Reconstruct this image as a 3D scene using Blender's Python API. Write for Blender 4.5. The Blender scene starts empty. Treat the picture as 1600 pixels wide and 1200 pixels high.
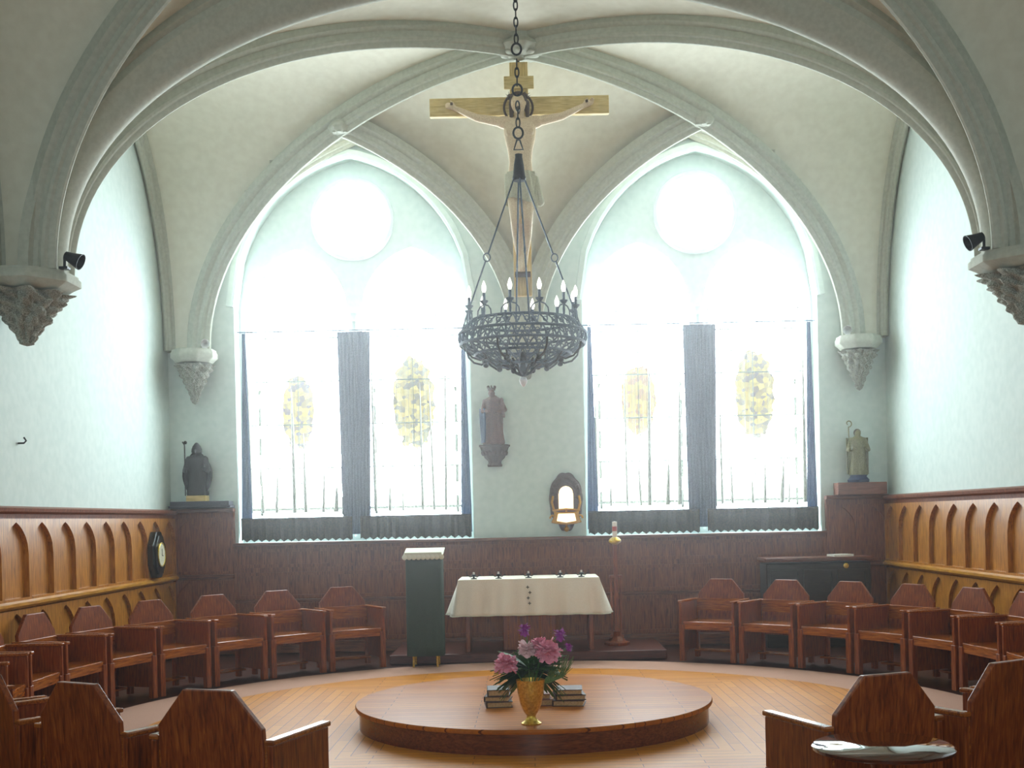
import bpy, bmesh, math, random
from math import pi, sin, cos, sqrt, radians
from mathutils import Vector, Matrix, noise

S = bpy.context.scene
COL = S.collection
random.seed(7)

# ---------------------------------------------------------------- camera
FPX = 1800.0
PX, PY = 828.0, 810.0
EYE = 1.6
cd = bpy.data.cameras.new('camera')
cd.sensor_width = 36.0
cd.lens = FPX / 1600 * 36
cd.shift_x = -(PX - 800) / 1600
cd.shift_y = (PY - 600) / 1600
cd.clip_start = 0.05
cam = bpy.data.objects.new('camera', cd)
COL.objects.link(cam)
ROLL = math.atan(0.0212)
cam.matrix_world = Matrix.Translation((0, 0, EYE)) @ Matrix.Rotation(pi / 2, 4, 'X') @ Matrix.Rotation(-ROLL, 4, 'Z')
S.camera = cam

# ---------------------------------------------------------------- world, exposure
W = bpy.data.worlds.new('world')
S.world = W
W.use_nodes = True
W.node_tree.nodes['Background'].inputs[0].default_value = (0.75, 0.85, 1.0, 1)
W.node_tree.nodes['Background'].inputs[1].default_value = 1.0
_v = W.node_tree.nodes.new('ShaderNodeVolumeScatter')      # thin haze added to imitate lens glare round the windows
_v.inputs['Density'].default_value = 0.0075
_v.inputs['Anisotropy'].default_value = 0.91
W.node_tree.links.new(_v.outputs[0], W.node_tree.nodes['World Output'].inputs['Volume'])
S.view_settings.view_transform = 'Standard'
S.view_settings.look = 'None'
S.view_settings.gamma = 1
S.view_settings.use_curve_mapping = False
S.view_settings.exposure = 0.0
S.cycles.max_bounces = 7
PANE_BACK = 21.0      # daylight behind the altar windows
PANE_SIDE = 1.2      # light from unseen side windows added in the second bay
PANE_NAVE = 1.0  # fill from unseen side windows added in the bays nearer the camera
PANE_FRONT = 16.0     # fill from an unseen window added in the wall behind the camera

# ---------------------------------------------------------------- materials
def lin(c):
    return tuple(((x / 255) / 12.92 if x / 255 <= .04045 else ((x / 255 + .055) / 1.055) ** 2.4) for x in c)

MATS = {}
def base(name):
    m = bpy.data.materials.new(name)
    m.use_nodes = True
    nt = m.node_tree
    b = nt.nodes['Principled BSDF']
    MATS[name] = m
    return m, nt, b

def coords(nt, scale=(1, 1, 1), rot=(0, 0, 0), kind='Object'):
    tc = nt.nodes.new('ShaderNodeTexCoord')
    mp = nt.nodes.new('ShaderNodeMapping')
    mp.inputs['Scale'].default_value = scale
    mp.inputs['Rotation'].default_value = rot
    nt.links.new(tc.outputs[kind], mp.inputs[0])
    return mp

def ramp(nt, stops):
    r = nt.nodes.new('ShaderNodeValToRGB')
    els = r.color_ramp.elements
    while len(els) < len(stops):
        els.new(0.5)
    for e, (p, c) in zip(els, stops):
        e.position = p
        e.color = (*lin(c), 1)
    return r

def bump(nt, b, fac, strength, dist=0.01):
    bp = nt.nodes.new('ShaderNodeBump')
    bp.inputs['Strength'].default_value = strength
    bp.inputs['Distance'].default_value = dist
    nt.links.new(fac, bp.inputs['Height'])
    nt.links.new(bp.outputs[0], b.inputs['Normal'])

def paint(name, c1, c2, scale=3, rough=.8, bmp=.15, metal=0, spec=.5):
    m, nt, b = base(name)
    mp = coords(nt, (scale,) * 3)
    n = nt.nodes.new('ShaderNodeTexNoise')
    n.inputs['Detail'].default_value = 6
    nt.links.new(mp.outputs[0], n.inputs['Vector'])
    r = ramp(nt, [(.35, c1), (.65, c2)])
    nt.links.new(n.outputs[0], r.inputs[0])
    nt.links.new(r.outputs[0], b.inputs['Base Color'])
    b.inputs['Roughness'].default_value = rough
    b.inputs['Metallic'].default_value = metal
    b.inputs['Specular IOR Level'].default_value = spec
    if bmp:
        bump(nt, b, n.outputs[0], bmp)
    return m

def translu(m, c, fac):
    nt = m.node_tree
    t = nt.nodes.new('ShaderNodeBsdfTranslucent'); t.inputs[0].default_value = (*lin(c), 1)
    x = nt.nodes.new('ShaderNodeMixShader'); x.inputs[0].default_value = fac
    nt.links.new(nt.nodes['Principled BSDF'].outputs[0], x.inputs[1]); nt.links.new(t.outputs[0], x.inputs[2])
    nt.links.new(x.outputs[0], nt.nodes['Material Output'].inputs[0])

def wood(name, c1, c2, c3, axis='Z', scale=1.0, rough=.3, spec=.5):
    m, nt, b = base(name)
    sc = {'Z': (14, 14, 1.2), 'X': (1.2, 14, 14), 'Y': (14, 1.2, 14)}[axis]
    mp = coords(nt, tuple(s * scale for s in sc))
    n = nt.nodes.new('ShaderNodeTexNoise')
    n.inputs['Detail'].default_value = 8
    n.inputs['Distortion'].default_value = .6
    nt.links.new(mp.outputs[0], n.inputs['Vector'])
    mp2 = coords(nt, (1.7,) * 3)
    n2 = nt.nodes.new('ShaderNodeTexNoise')
    nt.links.new(mp2.outputs[0], n2.inputs['Vector'])
    r = ramp(nt, [(.3, c1), (.5, c2), (.72, c3)])
    nt.links.new(n.outputs[0], r.inputs[0])
    mx = nt.nodes.new('ShaderNodeMix')
    mx.data_type = 'RGBA'
    mx.blend_type = 'MULTIPLY'
    mx.inputs[0].default_value = .35
    nt.links.new(r.outputs[0], mx.inputs[6])
    nt.links.new(n2.outputs[0], mx.inputs[7])
    nt.links.new(mx.outputs[2], b.inputs['Base Color'])
    b.inputs['Roughness'].default_value = rough
    b.inputs['Specular IOR Level'].default_value = spec
    bump(nt, b, n.outputs[0], .08, .004)
    return m

def emit(name, c, strength):
    m, nt, b = base(name)
    b.inputs['Base Color'].default_value = (*lin(c), 1)
    b.inputs['Emission Color'].default_value = (*lin(c), 1)
    b.inputs['Emission Strength'].default_value = strength
    return m

plaster = paint('wall_plaster', (203, 217, 212), (212, 224, 219), 2.5, .85, .08)
vaultp = paint('vault_plaster', (214, 209, 191), (222, 218, 201), 2.0, .9, .1)
ribp = paint('rib_plaster', (172, 174, 160), (184, 186, 172), 5, .8, .1)
stone = paint('carved_stone', (104, 106, 94), (180, 180, 168), 22, .85, .6)
oak = wood('side_oak_lit', (142, 84, 20), (194, 124, 40), (218, 152, 62), 'Z', 1, .34)  # yellow of the gloss light on the side walls put into the colour
oakrail = wood('side_oak_rail', (178, 116, 32), (212, 148, 52), (232, 176, 76), 'Y', 1, .3)  # lighter copy of the side wood, rail highlight put into the colour
shadew = wood('back_panelling_shade', (92, 42, 22), (138, 74, 42), (166, 98, 60), 'Z', 1, .5)  # darker and redder, backlit shade of the altar wall put into the colour
shadewx = wood('back_rail', (80, 38, 24), (118, 66, 42), (146, 88, 58), 'X', 1, .4)  # same backlit shade in the colour, grain running across
chairw = wood('chair_oak', (94, 38, 12), (144, 66, 22), (178, 96, 38), 'Z', 1.2, .3)
chairx = wood('chair_oak_cross', (112, 52, 14), (166, 88, 28), (200, 118, 44), 'X', 1.2, .2)
daisw = wood('dais_wood', (66, 26, 18), (92, 40, 26), (112, 54, 36), 'X', 1, .35)
lightw = wood('pale_cross_wood', (196, 164, 96), (224, 194, 124), (240, 216, 152), 'X', 1, .6)
lightwz = wood('pale_cross_post_wood', (196, 162, 90), (222, 190, 116), (238, 210, 146), 'Z', 1, .6)
darkw = wood('dark_console_wood', (22, 20, 16), (38, 32, 26), (56, 46, 36), 'X', 1, .35)
iron = paint('wrought_iron', (70, 84, 98), (104, 118, 134), 30, .5, .2, .6)  # lightened to blue grey, veiling glare of the windows put into the colour
ironblack = paint('black_iron', (16, 18, 20), (34, 38, 42), 30, .45, .2, .5)
brass = paint('brass', (196, 156, 48), (236, 204, 92), 14, .34, .15, .75)
gilt = paint('gilt', (150, 96, 24), (226, 172, 70), 40, .35, .4, .9)
cloth = paint('white_linen', (236, 226, 210), (246, 238, 226), 30, .9, .2)
lace = paint('cream_lace', (206, 206, 186), (232, 232, 216), 60, .9, .6)
greenc = paint('green_drape_cloth', (48, 62, 54), (62, 78, 68), 40, .95, .3)
skin = paint('carved_flesh', (206, 178, 142), (232, 210, 178), 20, .6, .2)
loin = paint('carved_loincloth', (176, 172, 146), (200, 196, 172), 20, .7, .3)
hairm = paint('carved_hair', (58, 44, 34), (92, 70, 54), 40, .7, .5)
bronze = paint('dark_bronze', (14, 15, 16), (50, 48, 42), 30, .45, .5, .4)
olive = paint('gilded_robe', (96, 92, 56), (150, 144, 104), 26, .6, .5)
bluew = paint('blue_painted_base', (18, 34, 66), (34, 56, 92), 20, .6, .2)
redrobe = paint('carved_red_brown_robe', (74, 40, 30), (116, 72, 54), 26, .6, .5)
bluerobe = paint('carved_blue_cloak', (34, 46, 76), (70, 80, 108), 26, .6, .5)
browncarve = paint('brown_carving', (52, 34, 30), (98, 66, 52), 40, .6, .7)
slate = paint('blue_grey_slab', (44, 46, 60), (70, 70, 84), 20, .4, .2)
redblock = wood('red_block', (112, 64, 48), (140, 84, 64), (160, 104, 80), 'X', 1, .5)
blackp = paint('black_lacquer', (8, 14, 12), (18, 26, 22), 20, .25, .1)
facep = paint('ivory_dial', (214, 208, 180), (228, 222, 198), 10, .5, 0)
oldpaper = paint('old_paper', (186, 146, 96), (214, 176, 126), 20, .8, .1)
paper = paint('paper', (226, 224, 214), (240, 238, 230), 20, .8, .1)
pink = paint('pink_petals', (232, 112, 150), (255, 200, 216), 60, .6, .3)
paleP = paint('pale_pink_petals', (240, 184, 192), (255, 232, 232), 60, .6, .3)
purple = paint('purple_petals', (130, 24, 130), (196, 76, 186), 60, .6, .3)
leafm = paint('foliage_green', (30, 80, 24), (84, 136, 56), 30, .55, .3)
leafl = paint('light_foliage_green', (70, 100, 44), (120, 146, 80), 30, .6, .3)
bookr = paint('dark_red_book', (52, 24, 20), (84, 42, 34), 30, .5, .2)
bookb = paint('dark_brown_book', (44, 30, 22), (72, 50, 36), 30, .5, .2)
candlep = paint('wax', (226, 210, 198), (240, 226, 214), 10, .4, 0)
redp = paint('red_wax', (160, 50, 44), (190, 80, 66), 10, .4, 0)
white_metal = paint('white_lamp_metal', (226, 228, 228), (240, 242, 242), 10, .3, 0)
bulbm = emit('glowing_bulb', (255, 250, 240), 2.2)
lampglow = emit('sanctuary_lamp_glass', (255, 236, 190), 1.6)
drape = paint('dark_blue_curtain', (50, 70, 96), (86, 104, 130), 18, .9, .3)
translu(drape, (34, 58, 90), .24)
cafe = paint('dark_brown_green_curtain', (18, 24, 24), (70, 60, 42), 9, .9, .3)
translu(cafe, (56, 48, 30), .25)
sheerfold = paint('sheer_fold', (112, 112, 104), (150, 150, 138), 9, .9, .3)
leadm = paint('lead', (60, 64, 68), (84, 88, 92), 20, .6, .1)

tb, nt, b = base('tabletop_polish')
b.inputs['Base Color'].default_value = (*lin((60, 26, 14)), 1)
b.inputs['Roughness'].default_value = .06
b.inputs['Coat Weight'].default_value = .8
n = nt.nodes.new('ShaderNodeTexNoise'); n.inputs['Scale'].default_value = 12
r = ramp(nt, [(.3, (58, 24, 12)), (.7, (96, 44, 20))]); nt.links.new(n.outputs[0], r.inputs[0]); nt.links.new(r.outputs[0], b.inputs['Base Color'])
polish = tb

# sheer curtain
m, nt, b = base('sheer_curtain')
out = nt.nodes['Material Output']
tr = nt.nodes.new('ShaderNodeBsdfTransparent')
tl = nt.nodes.new('ShaderNodeBsdfTranslucent')
tl.inputs[0].default_value = (*lin((190, 196, 176)), 1)
df = nt.nodes.new('ShaderNodeBsdfDiffuse')
df.inputs[0].default_value = (*lin((120, 126, 104)), 1)
m1 = nt.nodes.new('ShaderNodeMixShader'); m1.inputs[0].default_value = .7
nt.links.new(tl.outputs[0], m1.inputs[1]); nt.links.new(df.outputs[0], m1.inputs[2])
m2 = nt.nodes.new('ShaderNodeMixShader')
wv = nt.nodes.new('ShaderNodeTexNoise'); wv.inputs['Scale'].default_value = 6
mr = nt.nodes.new('ShaderNodeMapRange'); mr.inputs[3].default_value = .16; mr.inputs[4].default_value = .3
nt.links.new(wv.outputs[0], mr.inputs[0]); nt.links.new(mr.outputs[0], m2.inputs[0])
nt.links.new(tr.outputs[0], m2.inputs[1]); nt.links.new(m1.outputs[0], m2.inputs[2])
nt.links.new(m2.outputs[0], out.inputs[0])
sheer = m

def planks(name, c1, c2, c3, radial=False, rough=.3, pw=.09, coat=0, spec=.12):
    m, nt, b = base(name)
    def brick(rot):
        mp = coords(nt, (1, 1, 1), (0, 0, rot))
        k = nt.nodes.new('ShaderNodeTexBrick')
        k.offset = .37
        k.inputs['Scale'].default_value = 1
        k.inputs['Brick Width'].default_value = 1.1
        k.inputs['Row Height'].default_value = pw
        k.inputs['Mortar Size'].default_value = .0035
        k.inputs['Mortar Smooth'].default_value = .3
        k.inputs['Color1'].default_value = (*lin(c1), 1)
        k.inputs['Color2'].default_value = (*lin(c2), 1)
        k.inputs['Mortar'].default_value = (*lin(c3), 1)
        nt.links.new(mp.outputs[0], k.inputs[0])
        return k
    k = brick(0)
    colr = k.outputs[0]
    if radial:
        k2 = brick(pi / 2)
        tc = nt.nodes.new('ShaderNodeTexCoord')
        sp = nt.nodes.new('ShaderNodeSeparateXYZ')
        nt.links.new(tc.outputs['Object'], sp.inputs[0])
        ax = nt.nodes.new('ShaderNodeMath'); ax.operation = 'ABSOLUTE'
        ay = nt.nodes.new('ShaderNodeMath'); ay.operation = 'ABSOLUTE'
        nt.links.new(sp.outputs[0], ax.inputs[0]); nt.links.new(sp.outputs[1], ay.inputs[0])
        gt = nt.nodes.new('ShaderNodeMath'); gt.operation = 'GREATER_THAN'
        nt.links.new(ax.outputs[0], gt.inputs[0]); nt.links.new(ay.outputs[0], gt.inputs[1])
        mx = nt.nodes.new('ShaderNodeMix'); mx.data_type = 'RGBA'
        nt.links.new(gt.outputs[0], mx.inputs[0])
        nt.links.new(k.outputs[0], mx.inputs[6]); nt.links.new(k2.outputs[0], mx.inputs[7])
        colr = mx.outputs[2]
    mp = coords(nt, (2, 24, 2))
    n = nt.nodes.new('ShaderNodeTexNoise'); n.inputs['Detail'].default_value = 6
    nt.links.new(mp.outputs[0], n.inputs['Vector'])
    mx2 = nt.nodes.new('ShaderNodeMix'); mx2.data_type = 'RGBA'; mx2.blend_type = 'OVERLAY'
    mx2.inputs[0].default_value = .35
    nt.links.new(colr, mx2.inputs[6]); nt.links.new(n.outputs[0], mx2.inputs[7])
    nt.links.new(mx2.outputs[2], b.inputs['Base Color'])
    b.inputs['Roughness'].default_value = rough
    b.inputs['Coat Weight'].default_value = coat
    b.inputs['Specular IOR Level'].default_value = spec
    return m

parquet = planks('oak_parquet', (190, 118, 30), (206, 134, 44), (120, 70, 16), True, .42)
platw = planks('platform_boards', (166, 92, 20), (184, 110, 30), (96, 48, 10), False, .38, spec=.08)
plats = wood('platform_rim_wood', (84, 36, 16), (116, 54, 26), (138, 72, 36), 'X', 1, .2)
carpet = paint('pink_carpet', (176, 132, 112), (196, 152, 132), 60, .95, .5)
floorw = planks('outer_floor_boards', (58, 30, 22), (70, 38, 28), (34, 18, 12), False, .4)

# stained glass pane with daylight behind it
def pane_material(name, med, colA, colB, strength):
    """med = (cx, cz, rx, rz) medallion in object space or None"""
    m, nt, b = base(name)
    out = nt.nodes['Material Output']
    em = nt.nodes.new('ShaderNodeEmission')
    nt.links.new(em.outputs[0], out.inputs[0])
    N, L = nt.nodes, nt.links
    tc = N.new('ShaderNodeTexCoord')
    sp = N.new('ShaderNodeSeparateXYZ'); L.new(tc.outputs['Object'], sp.inputs[0])
    def mth(op, a, bb=None):
        x = N.new('ShaderNodeMath'); x.operation = op
        for i, q in enumerate((a, bb)):
            if q is None: continue
            if isinstance(q, (int, float)): x.inputs[i].default_value = q
            else: L.new(q, x.inputs[i])
        return x.outputs[0]
    if med is None:
        em.inputs[0].default_value = (*lin((232, 246, 252)), 1)
        em.inputs[1].default_value = strength
        return m
    cx, cz, rx, rz = med
    dx = mth('DIVIDE', mth('SUBTRACT', sp.outputs[0], cx), rx)
    dz = mth('DIVIDE', mth('SUBTRACT', sp.outputs[2], cz), rz)
    rr = mth('ADD', mth('MULTIPLY', dx, dx), mth('MULTIPLY', dz, dz))
    nz = N.new('ShaderNodeTexNoise'); nz.inputs['Scale'].default_value = 9
    L.new(tc.outputs['Object'], nz.inputs['Vector'])
    rr2 = mth('ADD', rr, mth('MULTIPLY', mth('SUBTRACT', nz.outputs[0], .5), 1.0))
    inside = mth('LESS_THAN', rr2, 1.0)
    vor = N.new('ShaderNodeTexVoronoi'); vor.inputs['Scale'].default_value = 16
    L.new(tc.outputs['Object'], vor.inputs['Vector'])
    rmp = ramp(nt, [(0, colA), (.35, (255, 232, 120)), (.6, colB), (1, (250, 226, 90))])
    L.new(vor.outputs['Color'], rmp.inputs[0])
    # square leading with small coloured joints
    fx = mth('ABSOLUTE', mth('SUBTRACT', mth('FRACT', mth('MULTIPLY', sp.outputs[0], 7.0)), .5))
    fz = mth('ABSOLUTE', mth('SUBTRACT', mth('FRACT', mth('MULTIPLY', sp.outputs[2], 1.9)), .5))
    jn = mth('MULTIPLY', mth('GREATER_THAN', fx, .40), mth('GREATER_THAN', fz, .485))
    ax_ = mth('ABSOLUTE', sp.outputs[0])
    bd_ = mth('MULTIPLY', mth('MULTIPLY', mth('GREATER_THAN', ax_, .50), mth('LESS_THAN', ax_, .535)),
              mth('MULTIPLY', mth('GREATER_THAN', mth('FRACT', mth('MULTIPLY', sp.outputs[2], 2.6)), .42), mth('LESS_THAN', sp.outputs[2], 3.3)))
    jn = mth('MAXIMUM', jn, bd_)
    base_c = N.new('ShaderNodeMix'); base_c.data_type = 'RGBA'
    base_c.inputs[6].default_value = (*lin((232, 246, 252)), 1)
    base_c.inputs[7].default_value = (*lin((112, 122, 116)), 1)
    L.new(jn, base_c.inputs[0])
    mx = N.new('ShaderNodeMix'); mx.data_type = 'RGBA'
    L.new(inside, mx.inputs[0]); L.new(base_c.outputs[2], mx.inputs[6]); L.new(rmp.outputs[0], mx.inputs[7])
    L.new(mx.outputs[2], em.inputs[0])
    # the tinted glass lets far less daylight through
    dark = mth('MAXIMUM', inside, jn)
    st = mth('ADD', mth('MULTIPLY', mth('SUBTRACT', 1.0, dark), strength), mth('MULTIPLY', dark, .75))
    L.new(st, em.inputs[1])
    return m

# ---------------------------------------------------------------- mesh builder
class MB:
    def __init__(s):
        s.v = []; s.f = []
    def add(s, vs, fs):
        o = len(s.v)
        s.v += [tuple(p) for p in vs]
        s.f += [tuple(i + o for i in f) for f in fs]
        return s
    def box(s, c, d, rz=0, rx=0, ry=0):
        M = Matrix.Translation(c) @ Matrix.Rotation(rz, 4, 'Z') @ Matrix.Rotation(ry, 4, 'Y') @ Matrix.Rotation(rx, 4, 'X')
        vs = [M @ Vector((x * d[0] / 2, y * d[1] / 2, z * d[2] / 2)) for x in (-1, 1) for y in (-1, 1) for z in (-1, 1)]
        return s.add(vs, [(0, 1, 3, 2), (4, 6, 7, 5), (0, 4, 5, 1), (2, 3, 7, 6), (0, 2, 6, 4), (1, 5, 7, 3)])
    def tube(s, pts, r, seg=8, closed=False, caps=True):
        pts = [Vector(p) for p in pts]
        n = len(pts)
        rs = r if isinstance(r, (list, tuple)) else [r] * n
        vs = []; fs = []
        up = Vector((0, 0, 1))
        prev = None
        for i, p in enumerate(pts):
            if closed: t = pts[(i + 1) % n] - pts[i - 1]
            else: t = pts[min(i + 1, n - 1)] - pts[max(i - 1, 0)]
            if t.length < 1e-9: t = Vector((0, 0, 1))
            t.normalize()
            if prev is None:
                a = t.cross(up if abs(t.dot(up)) < .95 else Vector((1, 0, 0)))
            else:
                a = prev - t * prev.dot(t)
                if a.length < 1e-6: a = t.cross(up)
            a.normalize(); prev = a
            bb = t.cross(a)
            for k in range(seg):
                an = 2 * pi * k / seg
                vs.append(p + (a * cos(an) + bb * sin(an)) * rs[i])
        m = n if closed else n - 1
        for i in range(m):
            for k in range(seg):
                j = (i + 1) % n
                fs.append((i * seg + k, i * seg + (k + 1) % seg, j * seg + (k + 1) % seg, j * seg + k))
        if caps and not closed:
            fs.append(tuple(range(seg))[::-1]); fs.append(tuple((n - 1) * seg + k for k in range(seg)))
        return s.add(vs, fs)
    def lathe(s, prof, c=(0, 0, 0), seg=24, a0=0, a1=2 * pi, fn=None):
        full = abs(a1 - a0 - 2 * pi) < 1e-6
        ns = seg if full else seg + 1
        vs = []; fs = []
        for i, (r, z) in enumerate(prof):
            for k in range(ns):
                an = a0 + (a1 - a0) * k / seg
                q = fn(r, z, an) if fn else r
                vs.append((c[0] + q * cos(an), c[1] + q * sin(an), c[2] + z))
        for i in range(len(prof) - 1):
            for k in range(seg):
                k2 = (k + 1) % ns
                fs.append((i * ns + k, i * ns + k2, (i + 1) * ns + k2, (i + 1) * ns + k))
        if prof[0][0] > 1e-6: fs.append(tuple(range(ns))[::-1])
        if prof[-1][0] > 1e-6: fs.append(tuple((len(prof) - 1) * ns + k for k in range(ns)))
        return s.add(vs, fs)
    def ball(s, c, r, seg=12, rings=8, sc=(1, 1, 1)):
        vs = [(c[0], c[1], c[2] + r * sc[2])]
        for i in range(1, rings):
            a = pi * i / rings
            for k in range(seg):
                t = 2 * pi * k / seg
                vs.append((c[0] + r * sc[0] * sin(a) * cos(t), c[1] + r * sc[1] * sin(a) * sin(t), c[2] + r * sc[2] * cos(a)))
        vs.append((c[0], c[1], c[2] - r * sc[2]))
        fs = [(0, 1 + k, 1 + (k + 1) % seg) for k in range(seg)]
        for i in range(rings - 2):
            for k in range(seg):
                a = 1 + i * seg
                fs.append((a + k, a + seg + k, a + seg + (k + 1) % seg, a + (k + 1) % seg))
        l = len(vs) - 1; a = 1 + (rings - 2) * seg
        fs += [(l, a + (k + 1) % seg, a + k) for k in range(seg)]
        return s.add(vs, fs)
    def capsule(s, p, q, r0, r1, seg=10):
        p, q = Vector(p), Vector(q)
        d = (q - p)
        L = d.length or 1e-6
        t = d / L
        pts = []; rs = []
        for k in range(4):
            a = pi / 2 * (1 - k / 4); pts.append(p - t * r0 * sin(a)); rs.append(max(r0 * cos(a), 1e-4))
        pts.append(p); rs.append(r0); pts.append(q); rs.append(r1)
        for k in range(1, 5):
            a = pi / 2 * k / 4; pts.append(q + t * r1 * sin(a)); rs.append(max(r1 * cos(a), 1e-4))
        return s.tube(pts, rs, seg)
    def prism(s, outline, y0, y1, plane='XZ'):
        n = len(outline)
        f = {'XZ': lambda a, b_, c: (a, c, b_), 'XY': lambda a, b_, c: (a, b_, c), 'YZ': lambda a, b_, c: (c, a, b_)}[plane]
        vs = [f(a, b_, y0) for a, b_ in outline] + [f(a, b_, y1) for a, b_ in outline]
        fs = [tuple(range(n)), tuple(range(2 * n - 1, n - 1, -1))]
        fs += [(i, i + n, (i + 1) % n + n, (i + 1) % n) for i in range(n)]
        return s.add(vs, fs)
    def grid(s, fn, nu, nv):
        vs = [fn(i / nu, j / nv) for i in range(nu + 1) for j in range(nv + 1)]
        fs = [(i * (nv + 1) + j, (i + 1) * (nv + 1) + j, (i + 1) * (nv + 1) + j + 1, i * (nv + 1) + j + 1) for i in range(nu) for j in range(nv)]
        return s.add(vs, fs)
    def plate(s, outer, holes, y0, y1, flip=None):
        """outline with holes in the XZ plane, thickness y0..y1; flip maps (x,y,z)"""
        cu = bpy.data.curves.new('t', 'CURVE'); cu.dimensions = '2D'; cu.fill_mode = 'BOTH'
        cu.extrude = (y1 - y0) / 2
        for ring in [outer] + list(holes):
            sp = cu.splines.new('POLY'); sp.points.add(len(ring) - 1)
            for p, (a, b_) in zip(sp.points, ring): p.co = (a, b_, 0, 1)
            sp.use_cyclic_u = True
        o = bpy.data.objects.new('t', cu); COL.objects.link(o)
        dg = bpy.context.evaluated_depsgraph_get()
        me = bpy.data.meshes.new_from_object(o.evaluated_get(dg))
        ym = (y0 + y1) / 2
        vs = [(v.co.x, ym + v.co.z, v.co.y) for v in me.vertices]
        if flip: vs = [flip(*p) for p in vs]
        s.add(vs, [tuple(p.vertices) for p in me.polygons])
        bpy.data.objects.remove(o); bpy.data.curves.remove(cu); bpy.data.meshes.remove(me)
        return s
    def mesh(s, name):
        me = bpy.data.meshes.new(name)
        me.from_pydata(s.v, [], s.f)
        bm = bmesh.new(); bm.from_mesh(me)
        bmesh.ops.remove_doubles(bm, verts=bm.verts, dist=1e-5)
        bmesh.ops.recalc_face_normals(bm, faces=bm.faces)
        bm.to_mesh(me); bm.free()
        return me
    def build(s, name, mat, parent=None, smooth=True, bevel=0, loc=None, ang=35):
        me = s.mesh(name)
        me.materials.append(mat)
        if smooth:
            me.shade_smooth(); me.set_sharp_from_angle(angle=radians(ang))
        o = bpy.data.objects.new(name, me)
        COL.objects.link(o)
        if parent: o.parent = parent
        if loc: o.location = loc
        if bevel:
            bv = o.modifiers.new('bevel', 'BEVEL'); bv.width = bevel; bv.segments = 2; bv.limit_method = 'ANGLE'
        return o

def sculpt(mb, name, mat, parent=None, voxel=.008, it=4):
    """fuse overlapping forms into one continuous surface"""
    o = mb.build('t', mat, smooth=True)
    r = o.modifiers.new('r', 'REMESH'); r.mode = 'VOXEL'; r.voxel_size = voxel; r.use_smooth_shade = True
    sm = o.modifiers.new('s', 'SMOOTH'); sm.iterations = it; sm.factor = .5
    dg = bpy.context.evaluated_depsgraph_get(); dg.update()
    me = bpy.data.meshes.new_from_object(o.evaluated_get(dg))
    me.name = name
    bpy.data.objects.remove(o)
    me.materials.clear(); me.materials.append(mat)
    me.shade_smooth()
    n = bpy.data.objects.new(name, me); COL.objects.link(n)
    if parent: n.parent = parent
    return n

def tag(o, label, cat, group=None):
    o['label'] = label; o['category'] = cat
    if group: o['group'] = group
    return o
def thing(name, label, cat, loc=(0, 0, 0), rz=0, group=None):
    o = bpy.data.objects.new(name, None); COL.objects.link(o)
    o.location = loc; o.rotation_euler = (0, 0, rz); o.empty_display_size = .1
    return tag(o, label, cat, group)
def struct(name, mb, mat, parent=None, **k):
    o = mb.build(name, mat, parent, **k)
    if not parent: o['kind'] = 'structure'
    return o
def children(o):
    return [c for c in o.children]
def dup(o, parent=None):
    c = o.copy(); COL.objects.link(c)
    if parent: c.parent = parent
    for ch in o.children: dup(ch, c)
    return c

# ---------------------------------------------------------------- building dimensions
WX = 4.45            # half width of the chapel
YB = 14.3            # altar wall
YF = -4.1            # wall behind the camera
SP = 3.75            # springing height
RISE = 2.85
A = 4.05
BH = 2.2
YC = [12.0, 7.4, 2.8, -1.8]
ARCH_Y = [9.7, 5.1, .5]
C0 = (0, 9.13)       # centre of the round floor
R_PLAT, R_OAK, R_CARPET = 1.4, 3.1, 3.75
WCX = 2.16           # window centre
WHW = 1.46           # window half width
WSP, WRISE = 4.3, 1.86
SILL = 1.37
KX = 2.06; KT = KX / A; KY = 12 + BH * KT
KZ = SP + RISE * sqrt(1 - KT * KT)

def P(s, e=.5):
    s = min(abs(s), 1)
    return sqrt(max((1 + e) ** 2 - (s + e) ** 2, 0)) / sqrt(1 + 2 * e)
def ell(t):
    return sqrt(max(0, 1 - t * t))
def lune(x, y):
    s = abs(abs(x) - KX) / (2.0 if abs(x) > KX else KX)
    return SP + ((KZ - SP) + .2 * (y - KY) / (YB - KY)) * P(s)
def vault(x, y, yc):
    zs = SP + RISE * ell(min(1, abs(y - yc) / BH))
    zf = SP + RISE * ell(min(1, abs(x) / A))
    if yc != 12.0 or y <= 12: return max(zs, zf)
    tx, ty = abs(x) / A, (y - yc) / BH
    if tx > ty: return zs
    ax = abs(x)
    ykb = KY + (YB - KY) * (1 - ax / KX) if ax < KX else 1e9
    if ax >= KX or y > ykb: return lune(x, y)
    y1 = 12 + BH * tx
    z1 = zf
    z2 = SP + (KZ - SP) * P(1 - ax / KX)
    q = (y - y1) / max(ykb - y1, 1e-6)
    q = max(0, min(1, q))
    w = .55 * q + .45 * (1 - sqrt(1 - q * q))
    return z1 + (z2 - z1) * w

# ---- ceiling
cb = MB()
xs = sorted(set([-WX] + [A * sin(pi / 2 * i / 46) for i in range(-46, 47)] + [WX, -4.25, 4.25]))
for yc in YC:
    y0, y1 = yc - 2.3, yc + 2.3
    ys = sorted(set([y0, y1] + [yc + BH * sin(pi / 2 * j / 34) for j in range(-34, 35)]))
    vs = [(x, y, vault(x, y, yc)) for x in xs for y in ys]
    nv = len(ys)
    fs = [(i * nv + j, (i + 1) * nv + j, (i + 1) * nv + j + 1, i * nv + j + 1) for i in range(len(xs) - 1) for j in range(nv - 1)]
    cb.add(vs, fs)
ceil = struct('ceiling', cb, vaultp)
so = ceil.modifiers.new('solid', 'SOLIDIFY'); so.thickness = .12; so.offset = 1
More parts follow.
